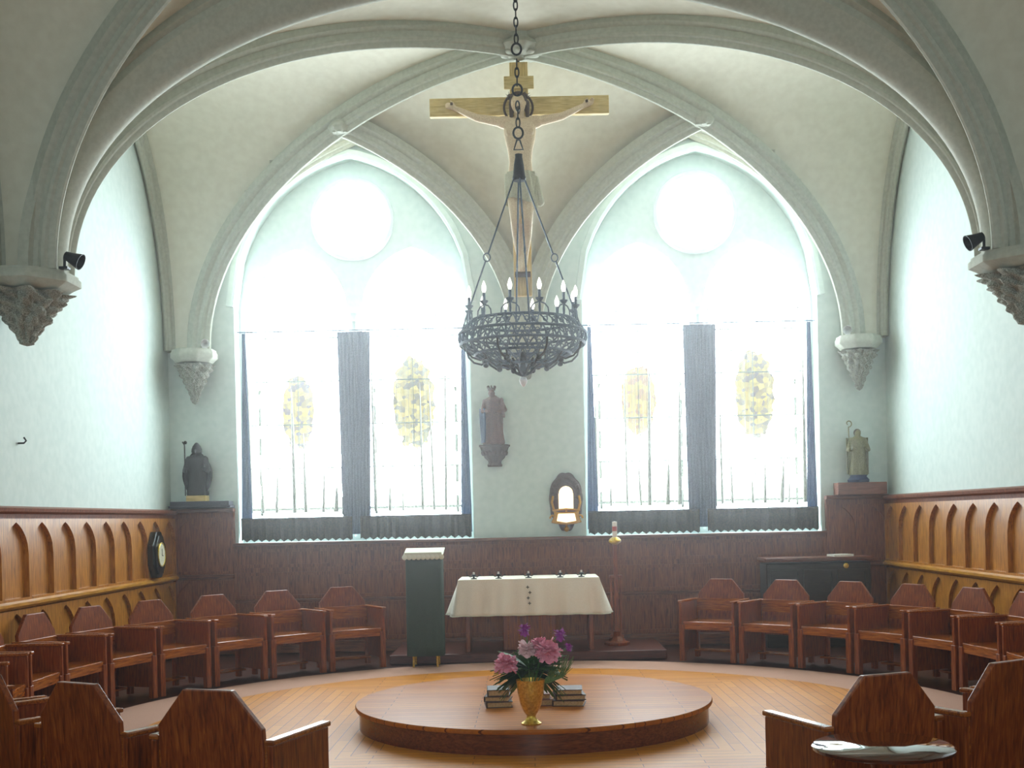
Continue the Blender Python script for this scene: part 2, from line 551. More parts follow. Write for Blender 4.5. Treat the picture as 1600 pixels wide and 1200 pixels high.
# the mesh normal may look either way; make it look down so thickness goes up
if sum(p.normal.z for p in ceil.data.polygons) > 0:
    ceil.data.flip_normals()
so.offset = -1

# ---- walls
def arch_pts(cx, hw, zs, rise, zb, e=.23, n=16):
    pts = [(cx - hw, zb)]
    for i in range(n + 1):
        s = -1 + i / n
        pts.append((cx + s * hw, zs + rise * P(s, e)))
    for i in range(1, n + 1):
        s = i / n
        pts.append((cx + s * hw, zs + rise * P(s, e)))
    pts.append((cx + hw, zb))
    return pts
def circ(cx, cz, r, n=32):
    return [(cx + r * cos(2 * pi * i / n), cz + r * sin(2 * pi * i / n)) for i in range(n)]
H = 7.0
wins = [arch_pts(sx * WCX, WHW, WSP, WRISE, SILL) for sx in (-1, 1)]
struct('wall_back', MB().plate([(-WX - .3, 0), (WX + .3, 0), (WX + .3, H), (-WX - .3, H)], wins, YB, YB + .5), plaster)
SW = [(7.4, 1.35, 3.4, 1.75, 1.9), (2.8, 1.35, 3.4, 1.75, 1.9), (-1.8, 1.35, 3.4, 1.75, 1.9)]
side_holes = [arch_pts(c, hw, zs, ri, zb) for c, hw, zs, ri, zb in SW]
for sx, nm in ((-1, 'left'), (1, 'right')):
    struct('wall_' + nm, MB().plate([(YF, 0), (YB, 0), (YB, H), (YF, H)], side_holes, 0, .4,
           flip=lambda x, y, z, sx=sx: (sx * (WX + y), x, z)), plaster)
fw = arch_pts(0, 1.4, 3.2, 1.8, 1.8)
struct('wall_front', MB().plate([(-WX - .3, 0), (WX + .3, 0), (WX + .3, H), (-WX - .3, H)], [fw], YF - .5, YF), plaster)

# ---- floor
fl = MB().box((0, (YF + YB) / 2, -.06), (2 * WX + .6, YB - YF + .6, .1))
struct('floor', fl, floorw)
rc = MB().lathe([(R_OAK, -.011), (R_OAK, .004), (R_CARPET, .004), (R_CARPET, -.011)], seg=96)
cr = MB()
n = 96
vs = []
for r_, z_ in ((R_OAK, 0), (R_CARPET, 0), (R_CARPET, .012), (R_OAK, .012)):
    vs += [(r_ * cos(2 * pi * k / n), r_ * sin(2 * pi * k / n), z_) for k in range(n)]
fs = []
for q in range(4):
    for k in range(n):
        a, b2 = q * n, ((q + 1) % 4) * n
        fs.append((a + k, a + (k + 1) % n, b2 + (k + 1) % n, b2 + k))
cr.add(vs, fs)
o = cr.build('ring_carpet', carpet, loc=(C0[0], C0[1], -.01))
tag(o, 'dusty pink ring of carpet around the round oak floor', 'carpet')
o = MB().lathe([(R_OAK - .002, 0), (R_OAK - .002, .012), (.001, .012)], seg=96).build('oak_floor', parquet, loc=(C0[0], C0[1], -.01))
o.name = 'trim_1'; o['kind'] = 'structure'

# ---- ribs and arches
def sweep(path, section, Bv, C, scale=None):
    """path 3D points in one vertical plane, section (b, n) with n>0 away from C"""
    Bv = Vector(Bv).normalized(); C = Vector(C)
    path = [Vector(p) for p in path]
    n = len(path); m = len(section); vs = []; fs = []
    for i, p in enumerate(path):
        t = (path[min(i + 1, n - 1)] - path[max(i - 1, 0)]).normalized()
        N = Bv.cross(t)
        if N.dot(p - C) < 0: N = -N
        for b_, q in section: vs.append(p + Bv * b_ + N * q)
    for i in range(n - 1):
        for k in range(m):
            k2 = (k + 1) % m
            fs.append((i * m + k, i * m + k2, (i + 1) * m + k2, (i + 1) * m + k))
    fs.append(tuple(range(m))[::-1]); fs.append(tuple((n - 1) * m + k for k in range(m)))
    return vs, fs
def ribsec(w, d):
    h = [(w, .05), (w, -.18 * d), (w * .86, -.26 * d), (w * .62, -.34 * d), (w * .55, -.5 * d), (w * .6, -.62 * d), (w * .5, -.74 * d), (w * .3, -.8 * d), (w * .24, -.95 * d), (w * .1, -1.04 * d)]
    return h + [(-a, b_) for a, b_ in reversed(h)]
NR = 40
tn = 1
def trim(mb, mat, **k):
    global tn
    tn += 1
    return struct('trim_%d' % tn, mb, mat, **k)
RS = ribsec(.13, .2)
for bi, yc in enumerate(YC[:3]):
    for sx in (-1, 1):
        for sy in (-1, 1):
            if bi == 2 and sy < 0: continue
            pts = []
            for i in range(NR + 1):
                t = sin(pi / 2 * i / NR)
                pts.append((sx * A * t, yc + sy * BH * t, SP + RISE * ell(t)))
            d = Vector((sx * A, sy * BH, 0)).normalized()
            v, f = sweep(pts, RS, (-d.y, d.x, 0), (0, yc, SP))
            trim(MB().add(v, f), ribp)
# ribs from the small bosses down to the middle springer
for sx in (-1, 1):
    pts = []
    for i in range(NR + 1):
        s = sin(pi / 2 * i / NR)
        pts.append((sx * KX * (1 - s), KY + (YB - .08 - KY) * s, SP + (KZ - SP) * P(s)))
    d = Vector((-sx * KX, YB - KY, 0)).normalized()
    v, f = sweep(pts, RS, (-d.y, d.x, 0), (sx * KX, KY, SP))
    trim(MB().add(v, f), ribp)
    # wall rib round the head of each window bay
    pts = []
    for i in range(-30, 31):
        s = sin(pi / 2 * i / 30)
        x = KX + s * (2.0 if s > 0 else KX - .03)
        pts.append((sx * x, YB - .06, SP + (KZ + .2 - SP) * P(s)))
    v, f = sweep(pts, ribsec(.09, .14), (0, 1, 0), (sx * KX, YB, SP))
    trim(MB().add(v, f), ribp)
    # moulding round the window opening
    ap = arch_pts(sx * WCX, WHW + .03, WSP, WRISE, SILL + .02)
    v, f = sweep([(x, YB - .01, z) for x, z in ap[1:-1]], [(.05, -.03), (-.03, -.03), (-.05, .0), (-.04, .06), (.05, .07)], (0, 1, 0), (sx * WCX, YB, WSP - .5))
    trim(MB().add(v, f), plaster)
# wall ribs along the side walls
for yc in YC[:2]:
    for sx in (-1, 1):
        pts = [(sx * (WX - .05), yc + 2.24 * sin(pi / 2 * i / 30), SP + RISE * ell(sin(pi / 2 * i / 30))) for i in range(-30, 31)]
        v, f = sweep(pts, ribsec(.09, .16), (1, 0, 0), (sx * WX, yc, SP))
        trim(MB().add(v, f), ribp)
# broad transverse arches
for ay in ARCH_Y:
    sec = [(-.27, 0), (-.27, .3), (-.22, .36), (-.22, .5), (-.18, .62), (-.15, .7), (-.135, .8), (-.1, .9), (-.06, .96), (-.02, 1.0),
           (.02, 1.0), (.06, .96), (.1, .9), (.135, .8), (.15, .7), (.18, .62), (.22, .5), (.22, .36), (.27, .3), (.27, 0)]
    vs = []; fs = []
    n = 72
    for i in range(n + 1):
        th = pi * i / n
        xo, zo = (A + .1) * cos(th), SP + (RISE + .05) * sin(th)
        xi, zi = 3.86 * cos(th), SP + 2.34 * sin(th) ** .93
        for yy, q in sec:
            vs.append((xo + (xi - xo) * q, ay + yy, zo + (zi - zo) * q))
    m = len(sec)
    for i in range(n):
        for k in range(m):
            k2 = (k + 1) % m
            fs.append((i * m + k, i * m + k2, (i + 1) * m + k2, (i + 1) * m + k))
    fs.append(tuple(range(m))[::-1]); fs.append(tuple(n * m + k for k in range(m)))
    trim(MB().add(vs, fs), ribp)

# ---- bosses
def boss(x, y, z, r, label):
    t = thing('ceiling_boss', label, 'ceiling boss', (x, y, z - .2))
    MB().lathe([(.001, 0), (r * .5, .005), (r * .85, .04), (r, .08), (r * .96, .11), (r * .8, .14), (r * .8, .2)], seg=32,
               fn=lambda q, zz, a: q * (1 + .06 * sin(8 * a) * (1 if zz < .1 else 0))).build('disc', ribp, t)
    k = MB()
    for i in range(8):
        a = 2 * pi * i / 8
        k.ball((r * .62 * cos(a), r * .62 * sin(a), .02), r * .2, 10, 6, (1, 1, .45))
    k.ball((0, 0, .005), r * .25, 10, 6, (1, 1, .5))
    k.build('rosette', ribp, t)
boss(0, 12.0, SP + RISE, .25, 'round plaster boss at the crown of the vault above the crucifix')
boss(-KX, KY, KZ, .14, 'small carved boss where ribs meet above the left window')
boss(KX, KY, KZ, .14, 'small carved boss where ribs meet above the right window')

# ---- corbels
def corbel(ax, ay, r, h, label, clampf):
    prof = [(.001, -h), (.05 * r / .4, -h * .97), (.2 * r, -h * .85), (.42 * r, -h * .62), (.6 * r, -h * .42), (.72 * r, -h * .3), (.78 * r, -h * .27),
            (.78 * r, -h * .24), (.86 * r, -h * .2), (1.0 * r, -h * .15), (r, -h * .06), (.95 * r, -h * .03), (.95 * r, 0), (.001, 0)]
    def f(r_, z, a):
        # octagonal on top, carved leaves underneath
        if z > -h * .25:
            k = (a + pi / 8) % (pi / 4) - pi / 8
            return r_ * (.96 / cos(k) if abs(cos(k)) > .1 else 1)
        return r_ * (1 + .2 * sin(9 * a + z * 26) * sin(z * 44) + .2 * noise.noise(Vector((cos(a) * 7, sin(a) * 7, z * 16))))
    dense = []
    for i in range(len(prof) - 1):
        (r0, z0), (r1, z1) = prof[i], prof[i + 1]
        k = 10 if z1 < -h * .25 else 1
        for j in range(k): dense.append((r0 + (r1 - r0) * j / k, z0 + (z1 - z0) * j / k))
    dense.append(prof[-1])
    t = thing('corbel', label, 'corbel', (ax, ay, SP - .012), group=None)
    cutz = -h * .25
    for nm, sel in (('carved_bowl', [p for p in dense if p[1] <= cutz]), ('abacus', [p for p in dense if p[1] >= cutz])):
        mb = MB().lathe(sel, seg=96, fn=f)
        mb.v = [clampf(ax + x, ay + y, z) for x, y, z in mb.v]
        mb.v = [(x - ax, y - ay, z) for x, y, z in mb.v]
        mb.build(nm, stone if nm == 'carved_bowl' else ribp, t, ang=50)
    return t
def clx(sx, yb=None):
    def f(x, y, z):
        x = max(-WX + .005, min(WX - .005, x))
        if yb: y = min(y, yb - .005)
        return (x, y, z)
    return f
corbel(-4.2, 9.7, .42, .6, 'large carved stone corbel with spotlight, left foreground', clx(-1))
corbel(4.2, 9.7, .42, .6, 'large carved stone corbel with spotlight, right foreground', clx(1))
corbel(-4.06, 14.08, .27, .66, 'carved corbel in the corner above the dark statue', clx(-1, YB))
corbel(4.06, 14.08, .27, .66, 'carved corbel in the corner above the statue with the crozier', clx(1, YB))
corbel(0, YB, .26, .42, 'small carved corbel on the altar wall between the two windows, behind the chandelier', clx(1, YB))

# small lamps on the corbels
def spot(x, y, z, rz, sc, label, dark=True):
    t = thing('spotlight', label, 'spotlight', (x, y, z), rz)
    m_ = ironblack if dark else white_metal
    k = MB().box((0, 0, .01), (.07 * sc, .07 * sc, .02)); k.tube([(0, 0, .02), (0, 0, .1 * sc)], .012 * sc, 8)
    k.build('stand', m_, t)
    h = MB(); h.lathe([(.001, 0), (.035 * sc, .01), (.045 * sc, .06 * sc), (.07 * sc, .15 * sc), (.066 * sc, .15 * sc), (.03 * sc, .04 * sc)], seg=16)
    R = Matrix.Translation((0, 0, .12 * sc)) @ Matrix.Rotation(radians(115), 4, 'Y')
    h.v = [tuple(R @ Vector(p)) for p in h.v]
    h.build('lamp_head', m_, t)
    return t
spot(-3.8, 9.52, SP - .012, 0, 1.0, 'small black spotlight on top of the left foreground corbel')
spot(3.8, 9.52, SP - .012, pi, 1.0, 'small black spotlight on top of the right foreground corbel')
spot(-3.9, 13.96, SP - .012, -1.2, .8, 'small white lamp on the corner corbel above the dark statue', False)
spot(3.9, 13.96, SP - .012, -1.9, .8, 'small white lamp on the corner corbel above the crozier statue', False)

# ---- windows
MED = {(-1, -1): (-.03, 3.02, .2, .48), (-1, 1): (-.02, 3.1, .27, .58), (1, -1): (-.02, 3.08, .22, .45), (1, 1): (.0, 3.12, .25, .55)}
COLS = {(-1, -1): ((214, 176, 60), (120, 92, 130)), (-1, 1): ((190, 150, 70), (96, 76, 84)), (1, -1): (((206, 160, 70)), (200, 140, 110)), (1, 1): ((200, 170, 90), (120, 96, 110))}
wn = 0
for sx in (-1, 1):
    wn += 1
    cx = sx * WCX
    fr = MB()
    lanc = []
    for s in (-1, 1):
        lanc.append(arch_pts(cx + s * .73, .65, 4.22, .84, SILL + .08, .3))
    ocu = circ(cx, 5.42, .47)
    outer = arch_pts(cx, WHW - .001, WSP, WRISE, SILL)
    fr.plate(outer, lanc + [ocu], YB + .26, YB + .4)
    w = struct('window_%d' % wn, fr, plaster)
    mu = MB()
    mu.tube([(cx, YB + .22, SILL + .05), (cx, YB + .22, 4.2)], .05, 12)
    mu.lathe([(.05, 0), (.09, .06), (.1, .1), (.07, .12)], (cx, YB + .22, 4.12), 16)
    mu.build('mullion', plaster, w)
    rg = MB()
    rg.tube([(cx + .49 * cos(a), YB + .24, 5.42 + .49 * sin(a)) for a in [2 * pi * i / 40 for i in range(40)]], .04, 8, closed=True)
    rg.build('oculus_ring', plaster, w)
    for s in (-1, 1):
        lx = cx + s * .73
        g = MB()
        g.add([(x - lx, 0, z) for x, z in arch_pts(0 + lx, .665, 4.22, .86, SILL + .04, .3)], [tuple(range(len(arch_pts(0, 1, 1, 1, 0))))])
        pm = pane_material('pane_glass_%d_%d' % (sx, s), MED[(sx, s)], *COLS[(sx, s)], PANE_BACK)
        g.build('pane', pm, w, smooth=False, loc=(lx, YB + .36, 0))
        ld = MB()
        for dx in (-.42, -.02, .4):
            ld.box((lx + dx, YB + .34, (SILL + 4.1) / 2), (.008, .01, 4.1 - SILL - .1))
        for zz in (1.78, 2.3, 2.85, 3.4, 3.95):
            ld.box((lx, YB + .34, zz), (1.26, .012, .016 if zz > 1.8 else .035))
        ld.build('leading', leadm, w, smooth=False)
    if sx == -1: pm_clear = pane_material('clear_daylight_glass', None, None, None, PANE_BACK)
    g = MB().add([(x, YB + .36, z) for x, z in circ(cx, 5.42, .5)], [tuple(range(32))])
    g.build('pane', pm_clear, w, smooth=False)
pm_side = pane_material('side_fill_pane', None, None, None, PANE_SIDE)
pm_front = pane_material('front_fill_pane', None, None, None, PANE_FRONT)
pm_nave = pane_material('nave_fill_pane', None, None, None, PANE_NAVE)
for c, hw, zs, ri, zb in SW:
    for sx in (-1, 1):
        wn += 1
        fr = MB().plate(arch_pts(c, hw - .001, zs, ri, zb), [arch_pts(c + s * .67, .58, zs - .1, .7, zb + .08, .3) for s in (-1, 1)] , .2, .3,
                        flip=lambda x, y, z, sx=sx: (sx * (WX + y), x, z))
        w = struct('window_%d' % wn, fr, plaster)  # out of view, added as a light source
        for s in (-1, 1):
            ap = arch_pts(c + s * .67, .6, zs - .1, .72, zb + .05, .3)
            MB().add([(sx * (WX + .27), y, z) for y, z in ap], [tuple(range(len(ap)))]).build('pane', pm_side if c > 5 else pm_nave, w, smooth=False)
wn += 1
w = struct('window_%d' % wn, MB().plate(arch_pts(0, 1.399, 3.2, 1.8, 1.8), [arch_pts(s * .69, .6, 3.1, .7, 1.88, .3) for s in (-1, 1)], YF - .3, YF - .2), plaster)  # out of view behind the camera, added for front fill
for s in (-1, 1):
    ap = arch_pts(s * .69, .62, 3.1, .72, 1.86, .3)
    MB().add([(x, YF - .27, z) for x, z in ap], [tuple(range(len(ap)))]).build('pane', pm_front, w, smooth=False)

# ---- panelling
def gothic_panel(mb, u0, u1, z0, z1, mp, th=.012):
    """raised tracery of one panel: frame + pointed arch; mp(u, depth, z)"""
    cu = (u0 + u1) / 2; hw = (u1 - u0) / 2 - .025
    hole = arch_pts(cu, hw, z1 - .36 * (z1 - z0) * 1.2, .36 * (z1 - z0) * 1.2 - .03, z0 + .03, 1.0, 12)
    mb.plate([(u0, z0), (u1, z0), (u1, z1), (u0, z1)], [hole], 0, th, flip=mp)
CAP = 1.78; RAIL = .96
for sx, nm in ((-1, 'left'), (1, 'right')):
    f = lambda u, d, z, sx=sx: (sx * (WX - .03 - d), u, z)
    bd = MB().box((sx * (WX - .015), (YF + YB) / 2, CAP / 2), (.03, YB - YF - .02, CAP))
    wnn = trim(bd, oak, smooth=False)
    tr = MB()
    u = YB - .07
    while u > 4.5:
        gothic_panel(tr, u - .52, u, RAIL + .02, CAP - .09, f, .045)
        gothic_panel(tr, u - .52, u, .16, RAIL - .05, f, .035)
        u -= .52
    tr.build('tracery', oak, wnn, smooth=False)
    rl = MB().prism([(0, -.035), (.055, -.035), (.085, -.012), (.085, .012), (.04, .03), (0, .03)], YF, YB - .03, 'XZ')
    rl.v = [(sx * (WX - .03 - x), y, RAIL + z) for x, y, z in rl.v]
    rl.build('chair_rail', oakrail, wnn)
    cp = MB().prism([(0, -.1), (.04, -.1), (.05, -.05), (.1, -.03), (.11, .0), (0, .02)], YF, YB - .0, 'XZ')
    cp.v = [(sx * (WX - x), y, CAP + z) for x, y, z in cp.v]
    cp.build('cap', shadew, wnn)
    o = MB().box((sx * (WX - .045), (YF + YB) / 2, .07), (.09, YB - YF - .02, .14)); o = o.build('baseboard_' + nm, shadewx, bevel=.006); o['kind'] = 'structure'
# altar wall: tall corner sections and low run under the windows
g = lambda u, d, z: (u, YB - .03 - d, z)
XN = 3.66
for sx in (-1, 1):
    xa, xb = sorted((sx * XN, sx * (WX - .032)))
    bd = MB().box(((xa + xb) / 2, YB - .03, CAP / 2), (xb - xa, .06, CAP - .02))
    o = trim(bd, shadew, smooth=False)
    tr = MB(); hw = (xb - xa) / 2
    for k in range(2):
        gothic_panel(tr, xa + k * hw, xa + (k + 1) * hw, RAIL + .04, CAP - .09, lambda u, d, z: (u, YB - .06 - d, z), .02)
        gothic_panel(tr, xa + k * hw, xa + (k + 1) * hw, .16, RAIL - .04, lambda u, d, z: (u, YB - .06 - d, z), .02)
    tr.build('tracery', shadew, o, smooth=False)
    MB().box(((xa + xb) / 2, YB - .07, CAP), (xb - xa + .02, .13, .05)).build('cap', shadewx, o, bevel=.01)
    MB().box(((xa + xb) / 2, YB - .07, RAIL), (xb - xa, .08, .05)).build('rail', shadewx, o, bevel=.01)
bd = MB().box((0, YB - .025, (SILL - .04) / 2), (2 * XN, .05, SILL - .04))
low = trim(bd, shadew, smooth=False)
tr = MB()
u = -XN
stepw = 2 * XN / 12
for k in range(12):
    u0 = -XN + k * stepw
    for z0, z1 in ((.16, .62), (.68, 1.0), (1.06, SILL - .08)):
        tr.plate([(u0, z0), (u0 + stepw, z0), (u0 + stepw, z1), (u0, z1)], [[(u0 + .05, z0 + .04), (u0 + stepw - .05, z0 + .04), (u0 + stepw - .05, z1 - .04), (u0 + .05, z1 - .04)]], 0, .02,
                 flip=lambda x, y, z: (x, YB - .05 - y, z))
tr.build('panel_frames', shadew, low, smooth=False)
MB().box((0, YB - .06, SILL - .02), (2 * XN, .16, .04)).build('sill_shelf', shadewx, low, bevel=.008)
MB().box((0, YB - .05, .65), (2 * XN, .06, .03)).build('rail', shadewx, low, bevel=.006)
o = MB().box((0, YB - .04, .07), (2 * WX - .2, .08, .14)).build('baseboard_back', shadewx, bevel=.006); o['kind'] = 'structure'

# ---------------------------------------------------------------- curtains
def pleats(x0, x1, z0, z1, y, n, amp, taper=None, seed=0, hem=0):
    rnd = random.Random(seed)
    ph = [rnd.uniform(-.5, .5) for _ in range(n + 3)]
    wd = [rnd.uniform(.6, 1.5) for _ in range(n + 3)]
    mb = MB()
    nu = n * 10
    def f(u, v):
        z = z0 + (z1 - z0) * v
        k = u * n
        i = int(min(k, n - 1e-6))
        a0, a1 = x0, x1
        if taper: a0, a1 = taper(v)
        aa = amp * wd[i]
        xx = a0 + (a1 - a0) * u + aa * .55 * sin(4 * pi * k + ph[i] * .3) * (.4 + .6 * (1 - v))
        yy = y + aa * sin(2 * pi * k) * (.5 + .5 * (1 - v))
        if hem and v < .02: z += hem * sin(2 * pi * k)
        return (xx, yy, z)
    return mb.grid(f, nu, 14)
CT = 4.0
YCUR = YB + .11
for sx in (-1, 1):
    cx = sx * WCX
    side = 'left' if sx < 0 else 'right'
    rod = thing('curtain_rod', 'thin iron curtain rod across the %s window' % side, 'curtain rod', (cx, YCUR, CT))
    MB().tube([(-WHW + .005, 0, 0), (WHW - .005, 0, 0)], .009, 8).build('bar', iron, rod)
    k = MB().tube([(0, .015 * cos(a), .0 + .015 * sin(a)) for a in [2 * pi * q / 10 for q in range(10)]], .003, 6, closed=True)
    rg0 = k.build('ring', iron, rod, loc=(-WHW + .1, 0, 0))
    for i in range(1, 14):
        c = dup(rg0, rod); c.location = (-WHW + .1 + i * (2 * WHW - .2) / 13, 0, 0)
    # thick bunched drape in the middle
    mb = pleats(cx - .22, cx + .22, SILL + .08, CT - .02, YCUR - .02, 9, .022, lambda v: (cx - .17 - .03 * v, cx + .17 + .04 * v), 3 + sx)
    o = mb.build('curtain', drape); so = o.modifiers.new('s', 'SOLIDIFY'); so.thickness = .004
    tag(o, 'dark blue grey drape gathered at the middle of the %s window' % side, 'curtain')
    # sheers
    for s in (-1, 1):
        xa, xb = (cx - 1.4, cx - .17) if s < 0 else (cx + .17, cx + 1.4)
        mb = pleats(xa, xb, 1.73, CT - .02, YCUR + .03, 13, .03, None, 11 + sx * 3 + s)
        o = thing('curtain', 'x', 'curtain')
        mb.build('fabric', sheer, o)
        rnd = random.Random(77 + 5 * sx + s)
        nf = 7
        for q in range(nf):
            fx = xa + (xb - xa) * ((q + rnd.uniform(.2, .8)) / nf)
            hh = rnd.choice((.35, .6, 1.0, 1.6, 2.1)); ww = rnd.uniform(.016, .032)
            lean = rnd.uniform(-.04, .04)
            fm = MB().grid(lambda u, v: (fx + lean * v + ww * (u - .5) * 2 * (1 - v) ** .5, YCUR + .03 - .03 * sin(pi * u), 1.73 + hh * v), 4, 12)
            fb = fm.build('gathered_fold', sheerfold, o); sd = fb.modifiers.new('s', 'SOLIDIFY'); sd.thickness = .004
        pos = 'left' if s < 0 else 'right'
        tag(o, 'sheer pale curtain over the %s half of the %s window' % (pos, side), 'curtain', 'sheer curtains at the altar windows')
    # edge drapes
    for s in (-1, 1):
        xe = cx + s * 1.37
        mb = pleats(xe - .06, xe + .06, SILL + .08, CT - .02, YCUR - .02, 3, .014, lambda v, s=s, xe=xe: (xe - .055 * (1.3 - .9 * v), xe + .055 * (1.3 - .9 * v)), 21 + s)
        o = mb.build('curtain', drape)
        tag(o, 'narrow dark drape drawn back at the %s edge of the %s window' % ('left' if s < 0 else 'right', side), 'curtain')
    # short dark curtains at the foot of the window
    for s in (-1, 1):
        xa, xb = (cx - 1.43, cx - .05) if s < 0 else (cx + .05, cx + 1.43)
        t = thing('cafe_curtain', 'short dark gathered curtain along the foot of the %s half of the %s window' % ('left' if s < 0 else 'right', side), 'curtain', (0, 0, 0))
        mb = pleats(xa, xb, SILL + .024, 1.665, YB + .03, 15, .018, None, 31 + s + sx, hem=.02)
        fb = mb.build('fabric', cafe, t); so = fb.modifiers.new('s', 'SOLIDIFY'); so.thickness = .003
        MB().tube([(xa, YB + .03, 1.665), (xb, YB + .03, 1.665)], .01, 8).build('rod', ironblack, t)

# ---------------------------------------------------------------- round platform and dais
plat = thing('round_platform', 'low round wooden platform in the middle of the oak floor', 'platform', (C0[0], C0[1], 0.002))
MB().lathe([(R_PLAT - .03, 0), (R_PLAT - .03, .14), (R_PLAT - .03, .145)], seg=128).build('rim', plats, plat)
MB().lathe([(R_PLAT - .04, .145), (R_PLAT - .005, .145), (R_PLAT, .155), (R_PLAT, .168), (R_PLAT - .006, .178), (.001, .178)], seg=128).build('top', platw, plat)
ZP = .18
dais = MB().box((-.05, (12.86 + YB - .08) / 2, .05), (3.1, YB - .1 - 12.86, .1)).build('altar_dais', daisw, bevel=.008)
tag(dais, 'low reddish brown wooden step that carries the altar table', 'dais')
ZD = .1

# ---------------------------------------------------------------- chairs
def make_chair():
    t = thing('choir_chair', 'chair', 'chair', (0, 0, 0), group='choir chairs in a ring around the platform')
    # local +Y is the front
    def oct(w, ztop, zlow, cut, dr):
        return [(-w, zlow), (w, zlow), (w, ztop - dr), (cut, ztop), (-cut, ztop), (-w, ztop - dr)]
    bp = MB().prism(oct(.268, .875, .28, .125, .165), -.235, -.2)
    bp.v = [(x, y - (z - .4) * .08, z) for x, y, z in bp.v]
    bp.build('backrest', chairw, t, smooth=False, bevel=.006)
    MB().box((0, -.225, .56), (.56, .03, .2)).build('back_rail', chairx, t, smooth=False, bevel=.005)
    MB().box((0, .0, .415), (.56, .44, .035)).build('seat', chairx, t, smooth=False, bevel=.008)
    MB().box((0, .205, .375), (.55, .025, .06)).build('seat_apron', chairx, t, smooth=False, bevel=.004)
    for s in (-1, 1):
        ol = [(-.25, .1), (.16, .1), (.16, .38), (.235, .4), (.235, .638), (.2, .64), (-.25, .64)]
        sp_ = MB().prism(ol, s * .3 - .014, s * .3 + .014, 'YZ')
        sp_.build('side_panel', chairw, t, smooth=False, bevel=.004)
        MB().box((s * .298, -.005, .652), (.052, .5, .024)).build('armrest', chairx, t, smooth=False, bevel=.007)
        MB().box((s * .29, .205, .2), (.06, .055, .4)).build('leg', chairw, t, smooth=False, bevel=.005)
        MB().box((s * .285, -.225, .2), (.05, .05, .4)).build('leg', chairw, t, smooth=False, bevel=.005)
    MB().box((0, -.12, .09), (.52, .12, .02)).build('stretcher', chairx, t, smooth=False, bevel=.004)
    return t
proto = make_chair()
first = True
ords = ['first', 'second', 'third', 'fourth', 'fifth', 'sixth', 'seventh', 'eighth']
def place(angle, side, label, r=4.06):
    global first
    a = radians(angle)
    sx = -1 if side == 'left' else 1
    o = proto if first else dup(proto)
    first = False
    o.location = (C0[0] + sx * r * sin(a), C0[1] + r * cos(a), .004)
    # local +Y must point at the centre
    d = Vector((-sx * sin(a), -cos(a)))
    o.rotation_euler = (0, 0, math.atan2(d.y, d.x) - pi / 2)
    tag(o, label, 'chair', 'choir chairs in a ring around the platform')
for k in range(8):
    place(29.5 + 10.2 * k, 'left', 'wooden choir chair in the far arc, %s to the left of the green draped lectern' % ords[k])
for k in range(8):
    place(29.5 + 10.2 * k, 'right', 'wooden choir chair in the far arc, %s to the right of the candle stand' % ords[k])
for k in range(4):
    place(160.7 - 10.2 * k, 'left', 'near choir chair seen from behind, %s from the middle in the left foreground' % ords[k])
for k in range(4):
    place(158.8 - 10.2 * k, 'right', 'near choir chair seen from behind, %s from the middle in the right foreground' % ords[k])

# polished round table at the lower right
rt = thing('round_table', 'small round polished table behind the near right choir chair', 'table', (1.36, 4.5, 0))
MB().lathe([(.001, .66), (.25, .66), (.27, .668), (.272, .68), (.26, .688), (.001, .688)], seg=64).build('tabletop', polish, rt)
MB().lathe([(.14, 0.0), (.15, .02), (.05, .06), (.03, .12), (.045, .3), (.03, .5), (.05, .62), (.12, .66)], seg=24).build('pedestal', chairw, rt)

# ---------------------------------------------------------------- altar
alt = thing('altar_table', 'wooden altar table on the dais under a white cloth', 'altar', (-.03, 13.3, ZD))
MB().box((0, 0, .79), (1.55, .74, .05)).build('tabletop', chairw, alt, smooth=False, bevel=.006)
tk = MB().box((0, 0, .385), (.6, .4, .76)); tk.build('pedestal', chairw, alt, smooth=False, bevel=.008)
fz = MB()
for k in range(5): fz.box((-.24 + .12 * k, -.206, .38), (.012, .012, .68))
fz.build('moulding', chairx, alt, smooth=False)
for s in (-1, 1):
    MB().box((s * .7, .0, .385), (.05, .5, .77)).build('leg', chairw, alt, smooth=False, bevel=.005)
tc_ = MB()
def rectring(hx, hy, n=40):
    pts = []
    per = [( -hx, -hy), (hx, -hy), (hx, hy), (-hx, hy)]
    for i in range(4):
        a, b_ = per[i], per[(i + 1) % 4]
        m_ = int(n * (hx if i % 2 == 0 else hy) / hx)
        for k in range(m_):
            q = k / m_
            pts.append((a[0] + (b_[0] - a[0]) * q, a[1] + (b_[1] - a[1]) * q, i, q))
    return pts
ring0 = rectring(.79, .385, 60)
N0 = len(ring0)
vs = []
rnd = random.Random(5)
lev = [0, .03, .1, .2, .3, .37, .4]
for li, dz in enumerate(lev):
    for i, (x, y, e_, q) in enumerate(ring0):
        fl_ = (dz / .4) * (.05 + .03 * sin(i * .42) + .02 * sin(i * .97 + 1))
        nx, ny = [(0, -1), (1, 0), (0, 1), (-1, 0)][e_]
        cnr = max(0, 1 - min(q, 1 - q) * 8)
        ox = (x / .79) * .06 * (dz / .4) * (1 if e_ % 2 else abs(x / .79))
        vs.append((x + nx * fl_ + ox, y + ny * fl_ - .0 + (-.03 if y < 0 else .03) * (dz / .4) * cnr, -dz + (.004 * sin(i * .42) if li == 6 else 0)))
fs = [tuple(range(N0))]
for li in range(len(lev) - 1):
    for i in range(N0):
        fs.append((li * N0 + i, li * N0 + (i + 1) % N0, (li + 1) * N0 + (i + 1) % N0, (li + 1) * N0 + i))
ac = thing('altar_cloth', 'white linen cloth draped over the altar table', 'tablecloth', (-.03, 13.3, ZD + .822))
